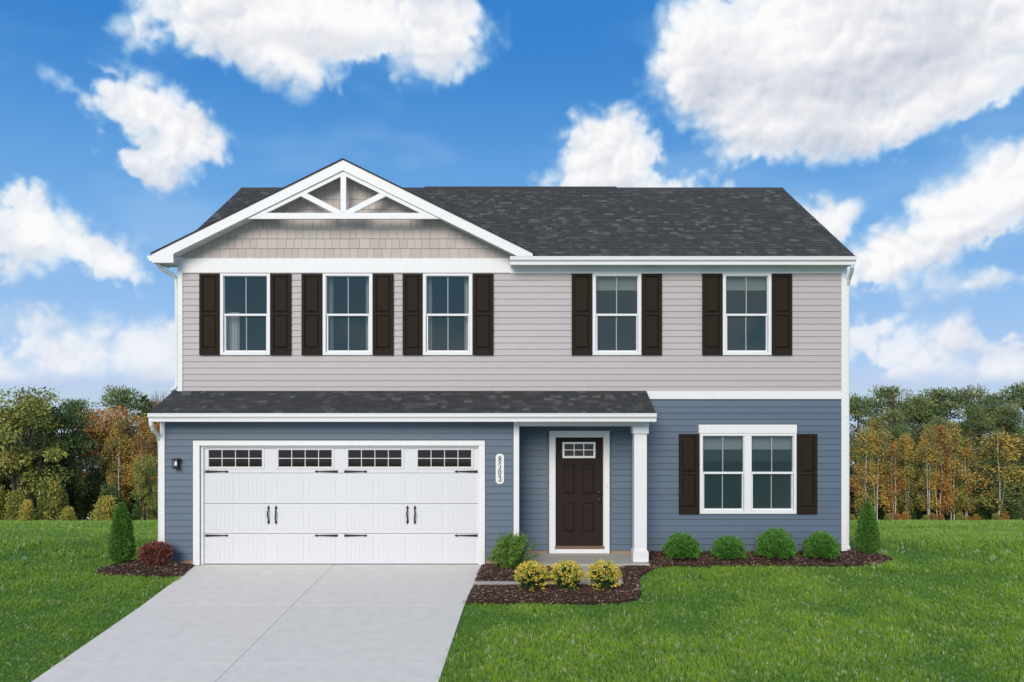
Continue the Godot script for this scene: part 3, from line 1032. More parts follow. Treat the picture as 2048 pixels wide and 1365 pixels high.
func make_gable() -> void:
	var g := group_node("front_gable", house)
	var ax := -3.102
	var ay := 7.355
	var k := 0.4925
	var wt: Material = M.white_trim
	# wall and its shakes
	var tri := PackedVector2Array([Vector2(-6.25, 5.58), Vector2(0.05, 5.58), Vector2(0.05, ay - 0.176 - k * 3.152), Vector2(ax, ay - 0.176), Vector2(-6.25, ay - 0.176 - k * 3.148)])
	var w := MB.new()
	w.prism(tri, V(0, 0, -0.1), V(1, 0, 0), V(0, 1, 0), V(0, 0, 0.1))
	put("gable_wall", w.mesh(), M.shake_0, g)
	var y := 5.602
	var r := 0
	while y < 7.17:
		var h := 0.1835
		var half := (ay - 0.16 - y) / k
		var x := ax - half - rng.randf_range(0, 0.1)
		while x < ax + half:
			var wd := rng.randf_range(0.115, 0.195)
			var drop := rng.randf_range(-0.003, 0.003)
			var rect := PackedVector2Array([Vector2(x + 0.0025, y + drop), Vector2(x + wd - 0.0025, y + drop), Vector2(x + wd - 0.0025, y + h + 0.004), Vector2(x + 0.0025, y + h + 0.004)])
			for piece in Geometry2D.intersect_polygons(rect, tri):
				put("shake", lifted(piece, y, h), M["shake_%d" % (rng.randi() % 3)], g)
			x += wd
		y += h
		r += 1
	# roof slabs: shingle skin over a white rake board
	for s: float in [-1.0, 1.0]:
		var ex := -6.625 if s < 0 else 0.40
		var ey := ay - k * absf(ex - ax)
		var slab := MB.new()
		# plan outline of this slope: front edge at z = 0.385, back along the valley
		var zv := 0.2 if s > 0 else -0.2
		var a := V(ax, ay, 0.385)
		var b := V(ex, ey, 0.385)
		var c := V(ex, ey, zv)
		var d := V(ax, ay, -2.955)
		var up := V(0, 0.026, 0)
		slab.quad(a + up, b + up, c + up, d + up, Vector3.UP)
		slab.quad(a, b, c, d, Vector3.DOWN)
		slab.quad(a, b, b + up, a + up, V(0, 0, 1))
		slab.quad(b, c, c + up, b + up, V(s, 0, 0))
		put("roof_skin", slab.mesh(), M.shingle_0, g)
		# fascia: deep outer board, narrower inner board set behind it
		var f := MB.new()
		var low := ex + (0.015 if s < 0 else -0.02)
		var ly := ay - k * absf(low - ax)
		var poly := PackedVector2Array([Vector2(ax, ay - 0.001), Vector2(low, ly - 0.001), Vector2(low, 5.588), Vector2(0.096, 5.588), Vector2(ax, ay - 0.193)])
		if s < 0:
			poly = PackedVector2Array([Vector2(ax, ay - 0.001), Vector2(low, ly - 0.001), Vector2(low + 0.02, 5.465), Vector2(-6.215, 5.465), Vector2(-6.215, ay - 0.193 - k * (6.215 + ax)), Vector2(ax, ay - 0.193)])
		f.prism(poly, V(0, 0, 0.335), V(1, 0, 0), V(0, 1, 0), V(0, 0, 0.03))
		put("rake_board", f.mesh(), wt, g)
		var inner := MB.new()
		var ix := ax + s * 1.881
		inner.prism(PackedVector2Array([Vector2(ax, ay - 0.15), Vector2(ix, 6.2785), Vector2(ax + s * 1.628, 6.2785), Vector2(ax, ay - 0.275)]), V(0, 0, 0.285), V(1, 0, 0), V(0, 1, 0), V(0, 0, 0.049))
		put("truss_rafter", inner.mesh(), wt, g)
		# sloping soffit panels between fascia and wall
		var n := 32
		for i in n:
			var xa := ax + s * (0.01 + i * 0.1)
			var xb := ax + s * (0.01 + i * 0.1 + 0.094)
			var sp := MB.new()
			var ya := ay - 0.165 - k * absf(xa - ax)
			var yb := ay - 0.165 - k * absf(xb - ax)
			sp.prism(PackedVector2Array([Vector2(xa, ya), Vector2(xb, yb), Vector2(xb, yb - 0.014), Vector2(xa, ya - 0.014)]), V(0, 0, 0.002), V(1, 0, 0), V(0, 1, 0), V(0, 0, 0.332))
			put("soffit_panel", sp.mesh(), M.soffit_white, g)
		var back := MB.new()
		var bx := low if s < 0 else 0.05
		var by := ay - k * absf(bx - ax)
		back.prism(PackedVector2Array([Vector2(ax, ay - 0.1), Vector2(bx, by - 0.1), Vector2(bx, by - 0.14), Vector2(ax, ay - 0.14)]), V(0, 0, -0.05), V(1, 0, 0), V(0, 1, 0), V(0, 0, 0.38))
		put("rafter_board", back.mesh(), M.soffit_white, g)
	# boxed eave return at the left and its gutter
	board("eave_return", V(-6.6, 5.463, -0.2), V(-6.22, 5.478, 0.334), M.soffit_white, g, 0.003)
	board("eave_fascia", V(-6.625, 5.47, -0.4), V(-6.605, 5.62, 0.334), wt, g, 0.003)
	var gt := MB.new()
	gt.prism(PackedVector2Array([Vector2(0, 0), Vector2(0, -0.1), Vector2(-0.05, -0.1), Vector2(-0.065, -0.05), Vector2(-0.09, -0.03), Vector2(-0.09, 0)]), V(-6.626, 5.6, -0.4), V(1, 0, 0), V(0, 1, 0), V(0, 0, 0.72))
	put("gutter", gt.mesh(), M.white_vinyl, g)
	# decorative truss
	var z0 := 0.27
	var col := MB.new()
	col.prism(PackedVector2Array([Vector2(ax - 1.85, 6.278), Vector2(ax + 1.85, 6.278), Vector2(ax + 1.67, 6.386), Vector2(ax - 1.67, 6.386)]), V(0, 0, z0), V(1, 0, 0), V(0, 1, 0), V(0, 0, 0.061))
	put("truss_collar", col.mesh(), wt, g)
	board("truss_post", V(ax - 0.052, 6.387, z0 + 0.003), V(ax + 0.052, 7.11, 0.332), wt, g, 0.004)
	for s: float in [-1.0, 1.0]:
		var p0 := Vector2(ax + s * 0.1, 6.4)
		var p1 := Vector2(ax + s * 0.83, 6.775)
		var d := (p1 - p0).normalized()
		var nn := Vector2(-d.y, d.x) * 0.05
		var br := MB.new()
		br.prism(PackedVector2Array([p0 - d * 0.06 - nn, p1 + d * 0.05 - nn, p1 + d * 0.05 + nn, p0 - d * 0.06 + nn]), V(0, 0, z0 + 0.006), V(1, 0, 0), V(0, 1, 0), V(0, 0, 0.057))
		put("truss_brace", br.mesh(), wt, g)

# a shake cut to outline: thick at the butt, thin at the top
func lifted(piece: PackedVector2Array, y: float, h: float) -> ArrayMesh:
	var mb := MB.new()
	var idx := Geometry2D.triangulate_polygon(piece)
	var zz := func(p: Vector2) -> float:
		return lerpf(0.02, 0.007, clampf((p.y - y) / h, 0, 1))
	for k in range(0, idx.size(), 3):
		var q := []
		for i in 3:
			var p: Vector2 = piece[idx[k + i]]
			q.append(V(p.x, p.y, zz.call(p)))
		mb.tri(q[0], q[1], q[2], V(0, 0, 1))
	var mid := Vector2.ZERO
	for p in piece:
		mid += p / piece.size()
	for k in piece.size():
		var p := piece[k]
		var q := piece[(k + 1) % piece.size()]
		var out := (p + q) / 2 - mid
		mb.quad(V(p.x, p.y, 0.001), V(q.x, q.y, 0.001), V(q.x, q.y, zz.call(q)), V(p.x, p.y, zz.call(p)), V(out.x, out.y, 0))
	return mb.mesh()

func make_entry_door() -> void:
	var d := group_node("entry_door", house)
	var wt: Material = M.white_trim
	var cs := MB.new()
	cs.cbox(V(0.697, 0.062, 0.001), V(0.815, 2.252, 0.045), 0.005)
	cs.cbox(V(1.72, 0.062, 0.001), V(1.83, 2.252, 0.045), 0.005)
	cs.cbox(V(0.697, 2.252, 0.001), V(1.83, 2.363, 0.047), 0.005)
	put("casing", cs.mesh(), wt, d)
	var jn := MB.new()
	jn.cbox(V(0.672, 0.062, 0.001), V(0.696, 2.385, 0.028), 0.003)
	jn.cbox(V(1.831, 0.062, 0.001), V(1.855, 2.385, 0.028), 0.003)
	jn.cbox(V(0.697, 2.364, 0.001), V(1.83, 2.385, 0.028), 0.003)
	put("siding_channel", jn.mesh(), M.blue_siding_0, d)
	var jb := MB.new()
	jb.box(V(0.8, 0.15, -0.12), V(0.822, 2.25, 0.0))
	jb.box(V(1.713, 0.15, -0.12), V(1.735, 2.25, 0.0))
	jb.box(V(0.822, 2.236, -0.12), V(1.713, 2.27, 0.0))
	put("jamb", jb.mesh(), wt, d)
	board("kick_board", V(0.816, 0.063, 0.001), V(1.719, 0.148, 0.04), wt, d)
	board("threshold", V(0.8, 0.149, -0.1), V(1.735, 0.2, 0.055), M.bronze, d, 0.008)
	# leaf: stiles, rails and sunk raised panels
	var zb := -0.075
	var zf := -0.025
	var xs := [0.823, 0.976, 1.183, 1.333, 1.549, 1.712]
	var lf := MB.new()
	lf.box(V(0.823, 0.201, zb), V(1.712, 2.235, zb + 0.012))
	for e in [[0, 1], [2, 3], [4, 5]]:
		lf.box(V(xs[e[0]], 0.457, zb + 0.012), V(xs[e[1]], 1.734, zf))
	lf.box(V(0.823, 0.201, zb + 0.012), V(1.712, 0.457, zf))
	lf.box(V(0.823, 1.734, zb + 0.012), V(1.712, 2.235, zf))
	for e in [[0.976, 1.183], [1.333, 1.549]]:
		lf.box(V(e[0], 0.993, zb + 0.012), V(e[1], 1.171, zf))
	put("leaf", lf.mesh(), M.door_brown, d)
	for x in [[0.976, 1.183], [1.333, 1.549]]:
		for y in [[0.457, 0.993], [1.171, 1.734]]:
			raised_panel(d, "panel", x[0], x[1], y[0], y[1], zb + 0.012, zf - 0.02, zf - 0.004, 0.03, M.door_brown)
	# light with six panes
	var fr := MB.new()
	frame_ring(fr, 0.948, 1.57, 1.847, 2.149, 0.04, 0.04, 0.04, 0.036, zf, zf + 0.022)
	put("light_frame", fr.mesh(), wt, d)
	var dark := MB.new()
	dark.box(V(0.988, 1.887, zf + 0.001), V(1.53, 2.113, zf + 0.002))
	put("light_backing", dark.mesh(), M.door_brown, d)
	for k in 2:
		var x := 0.988 + 0.5425 * (k + 1) / 3.0
		board("muntin", V(x - 0.008, 1.887, zf + 0.003), V(x + 0.008, 2.113, zf + 0.016), wt, d, 0.003)
	board("muntin", V(0.988, 1.992, zf + 0.003), V(1.53, 2.008, zf + 0.0155), wt, d, 0.003)
	for i in 3:
		for j in 2:
			var x0 := 0.988 + 0.5425 * i / 3.0
			pane(d, x0 + 0.008, x0 + 0.1728, 1.887 + 0.121 * j, 1.992 + 0.121 * j, zf + 0.007, M.garage_glass)
	for y in [1.205, 1.065]:
		var kn := MB.new()
		kn.tube([V(1.643, y, zf), V(1.643, y, zf + 0.012), V(1.643, y, zf + 0.013), V(1.643, y, zf + 0.035), V(1.643, y, zf + 0.045), V(1.643, y, zf + 0.062), V(1.643, y, zf + 0.068)], [0.034, 0.034, 0.014, 0.014, 0.028, 0.028, 0.016], 16)
		put("door_knob" if y < 1.1 else "deadbolt", kn.mesh(), M.black_iron, d)
	var bell := MB.new()
	bell.cbox(V(1.765, 1.31, 0.045), V(1.79, 1.37, 0.06), 0.004)
	put("doorbell", bell.mesh(), M.soffit_white, d)

func make_garage_door() -> void:
	var d := group_node("garage_door", house)
	var wt: Material = M.white_trim
	var cs := MB.new()
	cs.cbox(V(-5.691, 0.005, 0.751), V(-5.575, 2.137, 0.79), 0.005)
	cs.cbox(V(-0.59, 0.005, 0.751), V(-0.482, 2.137, 0.79), 0.005)
	cs.cbox(V(-5.691, 2.137, 0.751), V(-0.482, 2.226, 0.792), 0.005)
	put("casing", cs.mesh(), wt, d)
	var jm := MB.new()
	jm.cbox(V(-5.575, 0.005, 0.6), V(-5.527, 2.1, 0.735), 0.004)
	jm.cbox(V(-0.602, 0.005, 0.6), V(-0.59, 2.1, 0.735), 0.004)
	jm.cbox(V(-5.575, 2.1, 0.6), V(-0.59, 2.137, 0.735), 0.004)
	put("jamb", jm.mesh(), wt, d)
	var ys := [0.006, 0.553, 1.089, 1.639, 2.135]
	var zf := 0.69
	var wx := [-5.447, -4.196, -2.944, -1.694]    # window glass left edges, 0.965 wide
	for s in 4:
		var mb := MB.new()
		if s < 3:
			mb.cbox(V(-5.545, ys[s] + 0.0035, zf - 0.05), V(-0.59, ys[s + 1] - 0.0035, zf), 0.005)
		else:
			var xa := -5.545
			for w in wx:
				mb.cbox(V(xa, ys[3] + 0.0035, zf - 0.05), V(w, 2.13, zf), 0.004)
				mb.box(V(w, ys[3] + 0.0035, zf - 0.05), V(w + 0.965, 1.752, zf - 0.0005))
				mb.box(V(w, 2.055, zf - 0.05), V(w + 0.965, 2.13, zf - 0.0005))
				xa = w + 0.965
			mb.cbox(V(xa, ys[3] + 0.0035, zf - 0.05), V(-0.59, 2.13, zf), 0.004)
		put("door_section", mb.mesh(), M.garage_white, d)
	# stamped panels of five boards each, sunk round the edge
	var px := []
	for w in wx:
		px.append(w + 0.0)
		px.append(w + 0.575)
	for s in 3:
		for x in px:
			var mb := MB.new()
			var x0: float = x - 0.01
			var x1: float = x + 0.44
			var y0: float = ys[s] + 0.072
			var y1: float = ys[s + 1] - 0.072
			frame_ring(mb, x0 - 0.012, x1 + 0.012, y0 - 0.012, y1 + 0.012, 0.01, 0.01, 0.01, 0.01, zf, zf + 0.0035, 0.0025)
			for k in 6:
				var a := lerpf(x0, x1, k / 6.0)
				var b := lerpf(x0, x1, (k + 1) / 6.0)
				mb.cbox(V(a + 0.001, y0, zf - 0.002), V(b - 0.001, y1, zf + 0.003), 0.002)
			put("stamped_panel", mb.mesh(), M.garage_white, d)
	# windows
	for w in wx:
		var fr := MB.new()
		frame_ring(fr, w - 0.04, w + 1.005, 1.712, 2.095, 0.045, 0.045, 0.042, 0.042, zf - 0.01, zf + 0.012, 0.005)
		put("window_frame", fr.mesh(), M.garage_white, d)
		for k in 3:
			var x: float = w + 0.965 * (k + 1) / 4.0
			board("muntin", V(x - 0.006, 1.754, zf - 0.012), V(x + 0.006, 2.053, zf + 0.004), wt, d, 0.002)
		board("muntin", V(w + 0.005, 1.897, zf - 0.0115), V(w + 0.96, 1.909, zf + 0.0035), wt, d, 0.002)
		for i in 4:
			for j in 2:
				var x0: float = w + 0.965 * i / 4.0 + 0.005
				pane(d, x0, x0 + 0.231, 1.752 + 0.151 * j, 1.903 + 0.151 * j, zf - 0.006, M.garage_glass)
	# strap hinges
	for y in [1.668, 0.518]:
		for e in [[-5.503, 1], [-3.127, -1], [-3.011, 1], [-0.616, -1]]:
			var s: float = e[1]
			var o: float = e[0]
			var mb := MB.new()
			mb.prism(PackedVector2Array([Vector2(0, -0.021), Vector2(0.36 * s, -0.009), Vector2(0.365 * s, -0.022), Vector2(0.385 * s, -0.017), Vector2(0.42 * s, 0.0), Vector2(0.385 * s, 0.017), Vector2(0.365 * s, 0.022), Vector2(0.36 * s, 0.009), Vector2(0, 0.021)]), V(o, y, zf + 0.0045), V(1, 0, 0), V(0, 1, 0), V(0, 0, 0.008))
			for k in 3:
				var bx := o + s * (0.05 + 0.13 * k)
				mb.tube([V(bx, y, zf + 0.012), V(bx, y, zf + 0.017)], [0.009, 0.005], 8)
			put("strap_hinge", mb.mesh(), M.black_iron, d)
	# pull handles with spade ends
	for x in [-4.369, -4.235, -1.876, -1.742]:
		var s := 1.0 if x in [-4.369, -1.876] else -1.0
		var mb := MB.new()
		for e in [[1.03, 1.0], [0.748, -1.0]]:
			var y: float = e[0]
			var u: float = e[1]
			mb.prism(PackedVector2Array([Vector2(-0.012, -0.035 * u), Vector2(0.012, -0.035 * u), Vector2(0.026, -0.012 * u), Vector2(0.01, 0.008 * u), Vector2(0.007, 0.022 * u), Vector2(0, 0.034 * u), Vector2(-0.007, 0.022 * u), Vector2(-0.01, 0.008 * u), Vector2(-0.026, -0.012 * u)]), V(x, y, zf + 0.0045), V(1, 0, 0), V(0, 1, 0), V(0, 0, 0.008))
		mb.tube([V(x, 1.01, zf + 0.008), V(x + 0.002 * s, 0.98, zf + 0.035), V(x - 0.006 * s, 0.93, zf + 0.05), V(x - 0.004 * s, 0.88, zf + 0.052), V(x + 0.004 * s, 0.82, zf + 0.046), V(x + 0.006 * s, 0.79, zf + 0.03), V(x + 0.004 * s, 0.765, zf + 0.008)], [0.011, 0.011, 0.013, 0.014, 0.013, 0.011, 0.011], 8)
		put("pull_handle", mb.mesh(), M.black_iron, d)

# ---------------------------------------------------------------- things on and round the house
func make_garden() -> void:
	make_plaque()
	make_lantern()
	# clipped evergreens
	var cone := make_cone_shrub()
	tag(cone, "tall cone-shaped evergreen beside the garage corner and the red shrub", "shrub", "cone-shaped evergreens at the ends of the house")
	cone.position = V(-6.87, 0.055, 0.98)
	cone.scale = V(0.92, 1.0, 0.92)
	var cone2 := cone.duplicate()
	cone2.name = numbered("cone_evergreen")
	add_child(cone2)
	cone2.position = V(6.63, 0.05, 0.12)
	cone2.rotation.y = 2.2
	cone2.scale = V(0.92, 0.9, 0.92)
	tag(cone2, "cone-shaped evergreen at the rounded end of the long mulch bed", "shrub", "cone-shaped evergreens at the ends of the house")
	var globe := make_globe_shrub()
	var spots := [[3.09, 0.5, 0.98, "round green evergreen under the double window, next to the porch post"], [3.94, 0.5, 0.9, "smallest round green evergreen, second from the porch post"], [4.79, 0.5, 1.05, "largest round green evergreen, third from the porch post"], [5.63, 0.5, 0.98, "round green evergreen by the house corner and its downspout"]]
	for k in 4:
		var s: Array = spots[k]
		var o := globe if k == 0 else globe.duplicate()
		if k > 0:
			o.name = numbered("globe_evergreen")
			add_child(o)
		o.position = V(s[0], 0.05, s[1])
		o.rotation.y = k * 1.9
		o.scale = V(s[2] * [1.0, 1.03, 0.98, 0.96][k], s[2] * [0.97, 0.94, 1.05, 1.02][k], s[2])
		tag(o, s[3], "shrub", "round evergreens along the house front")
	var gold := make_gold_shrub()
	var gs := [[0.31, 2.5, "golden yellow leafy shrub, nearest the driveway of the row of three"], [0.87, 2.47, "golden yellow leafy shrub, in the middle of the row of three"], [1.45, 2.47, "golden yellow leafy shrub, at the lawn end of the row of three"]]
	for k in 3:
		var s: Array = gs[k]
		var o := gold if k == 0 else gold.duplicate()
		if k > 0:
			o.name = numbered("golden_shrub")
			add_child(o)
		o.position = V(s[0], ground_at(0, s[1]) + 0.04, s[1])
		o.rotation.y = k * 2.3
		tag(o, s[2], "shrub", "golden shrubs in front of the path")
	var red := make_red_shrub()
	red.position = V(-6.22, 0.06, 1.1)
	tag(red, "low rounded shrub with dark red leaves in the bed by the garage", "shrub")
	var loose := make_loose_shrub()
	loose.position = V(0.03, 0.05, 1.12)
	tag(loose, "loose feathery green shrub between the garage and the porch", "shrub")

func make_plaque() -> void:
	var p := group_node("house_number_plaque", self, V(-0.2165, 1.724, 0.771))
	tag(p, "white vertical plaque with black house number 8503 on blue siding", "sign")
	var mb := MB.new()
	var w := 0.0735
	var h := 0.268
	var k := 0.036
	var poly := PackedVector2Array([Vector2(-w, -h + k), Vector2(-w + k, -h), Vector2(w - k, -h), Vector2(w, -h + k), Vector2(w, h - k), Vector2(w - k, h), Vector2(-w + k, h), Vector2(-w, h - k)])
	mb.prism(poly, V(0, 0, 0), V(1, 0, 0), V(0, 1, 0), V(0, 0, 0.014))
	put("plate", mb.mesh(), M.white_trim, p)
	var font := SystemFont.new()
	font.font_names = PackedStringArray(["Droid Serif"])
	font.font_weight = 700
	for i in 4:
		var t := TextMesh.new()
		t.text = "8503"[i]
		t.font = font
		t.font_size = 96
		t.pixel_size = 0.00152
		t.depth = 0.004
		var o := put("digit", t, M.black_iron, p)
		o.position = V(0, 0.175 - 0.117 * i, 0.0165)
		o.scale = V(0.78, 1, 1)

func make_lantern() -> void:
	var l := group_node("wall_lantern", self, V(-5.972, 1.82, 0.769))
	l.scale = V(0.82, 0.95, 0.85)
	tag(l, "small dark square wall lantern with a white bulb beside the garage door", "lamp")
	board("back_plate", V(-0.05, -0.09, 0.001), V(0.05, 0.09, 0.015), M.black_iron, l)
	var top := MB.new()
	top.prism(PackedVector2Array([Vector2(-0.085, 0), Vector2(0.085, 0), Vector2(0.062, 0.018), Vector2(-0.062, 0.018)]), V(0, 0.078, 0.012), V(1, 0, 0), V(0, 1, 0), V(0, 0, 0.15))
	put("hood", top.mesh(), M.black_iron, l)
	board("base", V(-0.065, -0.09, 0.016), V(0.065, -0.076, 0.14), M.black_iron, l)
	for x in [-0.064, 0.05]:
		for z in [0.018, 0.126]:
			board("bar", V(x, -0.075, z), V(x + 0.014, 0.077, z + 0.014), M.black_iron, l, 0.002)
	var b := MB.new()
	b.tube([V(0, 0.077, 0.08), V(0, 0.045, 0.08), V(0, 0.02, 0.08), V(0, -0.015, 0.08), V(0, -0.038, 0.08), V(0, -0.048, 0.08)], [0.014, 0.016, 0.026, 0.031, 0.022, 0.008], 14)
	put("bulb", b.mesh(), M.bulb_white, l)

func rand_dir() -> Vector3:
	var z := rng.randf_range(-1, 1)
	var a := rng.randf() * TAU
	var r := sqrt(1 - z * z)
	return V(r * cos(a), z, r * sin(a))

func side_of(d: Vector3) -> Vector3:
	return d.cross(rand_dir()).normalized()

func vary(c: Color, amount: float) -> Color:
	var k := 1.0 + rng.randf_range(-amount, amount)
	var h := rng.randf_range(-amount, amount) * 0.25
	return Color(c.r * k * (1 + h), c.g * k, c.b * k * (1 - h))

# small flat spray of scale foliage: a stalk with side leaves
func spray(mb: MB, p: Vector3, dir: Vector3, size: float, c: Color) -> void:
	var s := side_of(dir)
	mb.col = vary(c, 0.25)
	mb.leaf(p, dir, s, size, size * 0.34)
	for e in [-1.0, 1.0]:
		mb.col = vary(c, 0.25)
		mb.leaf(p + dir * size * 0.2, (dir * 0.75 + s * e * 0.66).normalized(), s.rotated(dir, 0.6 * e), size * 0.72, size * 0.24)

func make_cone_shrub() -> Node3D:
	var o := group_node("cone_evergreen")
	var tr := MB.new()
	tr.col = lin(0.1, 0.06, 0.04)
	tr.tube([V(0, -0.05, 0), V(0, 0.3, 0), V(0, 0.85, 0)], [0.035, 0.03, 0.01], 8)
	put("trunk", tr.mesh(), M.bark, o)
	var mb := MB.new()
	var h := 1.06
	for k in 5600:
		var t := pow(rng.randf(), 0.8)
		var a := rng.randf() * TAU
		var y := t * h
		var prof := 0.225 * pow(1.0 - pow(maxf(t - 0.12, 0.0) / 0.88, 1.7), 0.62) * smoothstep(-0.12, 0.2, t)
		prof *= 1.0 + 0.06 * sin(a * 5 + y * 14.0) + 0.05 * sin(a * 9 - y * 23.0)
		var r := prof * (rng.randf_range(0.72, 1.0) if rng.randf() < 0.9 else rng.randf_range(0.3, 0.7))
		var out := V(cos(a), 0, sin(a))
		var dir := (out * rng.randf_range(0.4, 1.0) + V(0, rng.randf_range(0.5, 1.2), 0) + rand_dir() * 0.35).normalized()
		spray(mb, V(out.x * r, y, out.z * r), dir, rng.randf_range(0.035, 0.06), lin(0.055, 0.165, 0.022).lerp(lin(0.11, 0.26, 0.035), rng.randf()))
	put("foliage", mb.mesh(), M.needle, o)
	return o

func make_globe_shrub() -> Node3D:
	var o := group_node("globe_evergreen")
	var tr := MB.new()
	tr.col = lin(0.1, 0.06, 0.04)
	for k in 6:
		var a := k * TAU / 6
		tr.tube([V(0, -0.04, 0), V(cos(a) * 0.1, 0.15, sin(a) * 0.1), V(cos(a) * 0.2, 0.3, sin(a) * 0.2)], [0.014, 0.01, 0.005], 6)
	put("trunk", tr.mesh(), M.bark, o)
	var mb := MB.new()
	for k in 4200:
		var d := rand_dir()
		d.y = absf(d.y) * 1.2 - 0.25
		d = d.normalized()
		var a := atan2(d.z, d.x)
		var bump := 1.0 + 0.07 * sin(a * 4 + d.y * 7) + 0.06 * sin(a * 7 - d.y * 11)
		var r := rng.randf_range(0.76, 1.0) * bump
		if rng.randf() < 0.12:
			r = rng.randf_range(0.3, 0.75)
		var p := V(d.x * 0.305 * r, 0.145 + d.y * (0.315 if d.y > 0 else 0.3) * r, d.z * 0.305 * r)
		var dir := (d + V(0, 0.55, 0) + rand_dir() * 0.45).normalized()
		spray(mb, p, dir, rng.randf_range(0.04, 0.07), lin(0.06, 0.18, 0.03).lerp(lin(0.11, 0.28, 0.04), rng.randf()))
	put("foliage", mb.mesh(), M.needle, o)
	return o

func make_gold_shrub() -> Node3D:
	var o := group_node("golden_shrub")
	var tr := MB.new()
	tr.col = lin(0.09, 0.055, 0.035)
	for k in 8:
		var a := k * TAU / 8
		tr.tube([V(0, -0.04, 0), V(cos(a) * 0.07, 0.12, sin(a) * 0.07), V(cos(a) * 0.17, 0.28, sin(a) * 0.17)], [0.01, 0.008, 0.004], 6)
	put("branches", tr.mesh(), M.bark, o)
	# dark inner leaves and golden shoots
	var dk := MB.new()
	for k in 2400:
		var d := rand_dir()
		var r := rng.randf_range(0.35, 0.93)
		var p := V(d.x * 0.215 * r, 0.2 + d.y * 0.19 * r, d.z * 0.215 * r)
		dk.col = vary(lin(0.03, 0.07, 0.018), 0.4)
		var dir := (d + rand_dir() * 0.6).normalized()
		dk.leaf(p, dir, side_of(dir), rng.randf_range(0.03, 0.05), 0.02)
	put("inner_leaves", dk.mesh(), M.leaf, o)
	var mb := MB.new()
	for k in 420:
		var d := rand_dir()
		d.y = d.y * 0.75 + 0.25
		d = d.normalized()
		if d.y < -0.1 and rng.randf() < 0.55:
			continue
		var r := rng.randf_range(0.85, 1.1)
		var p := V(d.x * 0.222 * r, 0.205 + d.y * 0.2 * r, d.z * 0.222 * r)
		var axis := (d + V(0, 0.7, 0) + rand_dir() * 0.3).normalized()
		var tone := lin(0.72, 0.52, 0.03).lerp(lin(0.78, 0.62, 0.14), rng.randf())
		if rng.randf() < 0.38:
			tone = lin(0.36, 0.4, 0.06)
		for j in 6:
			var dir := (axis * 0.7 + rand_dir() * 0.8).normalized()
			mb.col = vary(tone, 0.15)
			mb.leaf(p + axis * 0.012 * j, dir, side_of(dir), rng.randf_range(0.026, 0.045), rng.randf_range(0.012, 0.019))
	put("golden_leaves", mb.mesh(), M.leaf, o)
	return o

func make_red_shrub() -> Node3D:
	var o := group_node("red_shrub")
	var tr := MB.new()
	tr.col = lin(0.09, 0.05, 0.035)
	for k in 10:
		var a := k * TAU / 10
		tr.tube([V(cos(a) * 0.03, -0.04, sin(a) * 0.03), V(cos(a) * 0.1, 0.1, sin(a) * 0.1), V(cos(a) * 0.2, 0.3, sin(a) * 0.2)], [0.009, 0.008, 0.004], 6)
	put("branches", tr.mesh(), M.bark, o)
	var mb := MB.new()
	for k in 3800:
		var d := rand_dir()
		d.y = d.y * 0.8 + 0.2
		d = d.normalized()
		var a := atan2(d.z, d.x)
		var r := (rng.randf_range(0.7, 1.0) if rng.randf() < 0.8 else rng.randf_range(0.3, 0.7)) * (1.0 + 0.07 * sin(a * 6 + d.y * 9))
		var p := V(d.x * 0.27 * r, 0.22 + d.y * 0.19 * r, d.z * 0.27 * r)
		var t := rng.randf()
		var c := lin(0.06, 0.018, 0.018).lerp(lin(0.13, 0.04, 0.035), rng.randf())
		if t > 0.62:
			c = lin(0.36, 0.055, 0.04).lerp(lin(0.36, 0.12, 0.08), rng.randf())
		elif t < 0.2:
			c = lin(0.14, 0.1, 0.06)
		mb.col = vary(c, 0.2)
		var dir := (d + rand_dir() * 0.7 + V(0, 0.2, 0)).normalized()
		mb.leaf(p, dir, side_of(dir), rng.randf_range(0.028, 0.048), rng.randf_range(0.016, 0.026))
	put("foliage", mb.mesh(), M.leaf, o)
	return o

func make_loose_shrub() -> Node3D:
	var o := group_node("loose_shrub")
	var br := MB.new()
	br.col = lin(0.11, 0.07, 0.045)
	var mb := MB.new()
	for k in 95:
		var a := rng.randf() * TAU
		var lean := rng.randf_range(0.05, 1.0)
		var ln := rng.randf_range(0.36, 0.62) * (1.1 - 0.25 * lean)
		var dir := V(cos(a) * lean, 1.05 - lean * 0.55, sin(a) * lean).normalized()
		var p := V(0, 0.0, 0)
		var pts := [p]
		var rad := [0.007]
		for j in 6:
			dir = (dir + V(0, -0.05 * lean, 0) + rand_dir() * 0.1).normalized()
			p += dir * ln / 6.0
			pts.append(p)
			rad.append(0.006 - 0.0008 * j)
			for i in 9 + j * 2:
				var q: Vector3 = pts[-2].lerp(p, rng.randf())
				var d2 := (dir * 0.5 + rand_dir()).normalized()
				var c := lin(0.085, 0.2, 0.03).lerp(lin(0.18, 0.33, 0.05), rng.randf())
				for e in 3:
					mb.col = vary(c, 0.2)
					var d3 := (d2 + rand_dir() * 0.55).normalized()
					mb.leaf(q + d2 * 0.016 * e, d3, side_of(d3), rng.randf_range(0.022, 0.036), 0.014)
		br.tube(pts, rad, 5)
	put("branches", br.mesh(), M.bark, o)
	put("foliage", mb.mesh(), M.leaf, o)
	return o

# ---------------------------------------------------------------- wood behind the lawn
func limb_path(a: Vector3, b: Vector3, wob: float) -> Array:
	var pts := [a]
	for k in 3:
		pts.append(a.lerp(b, (k + 1) / 4.0) + rand_dir() * wob + V(0, wob * 0.8, 0))
	pts.append(b)
	return pts

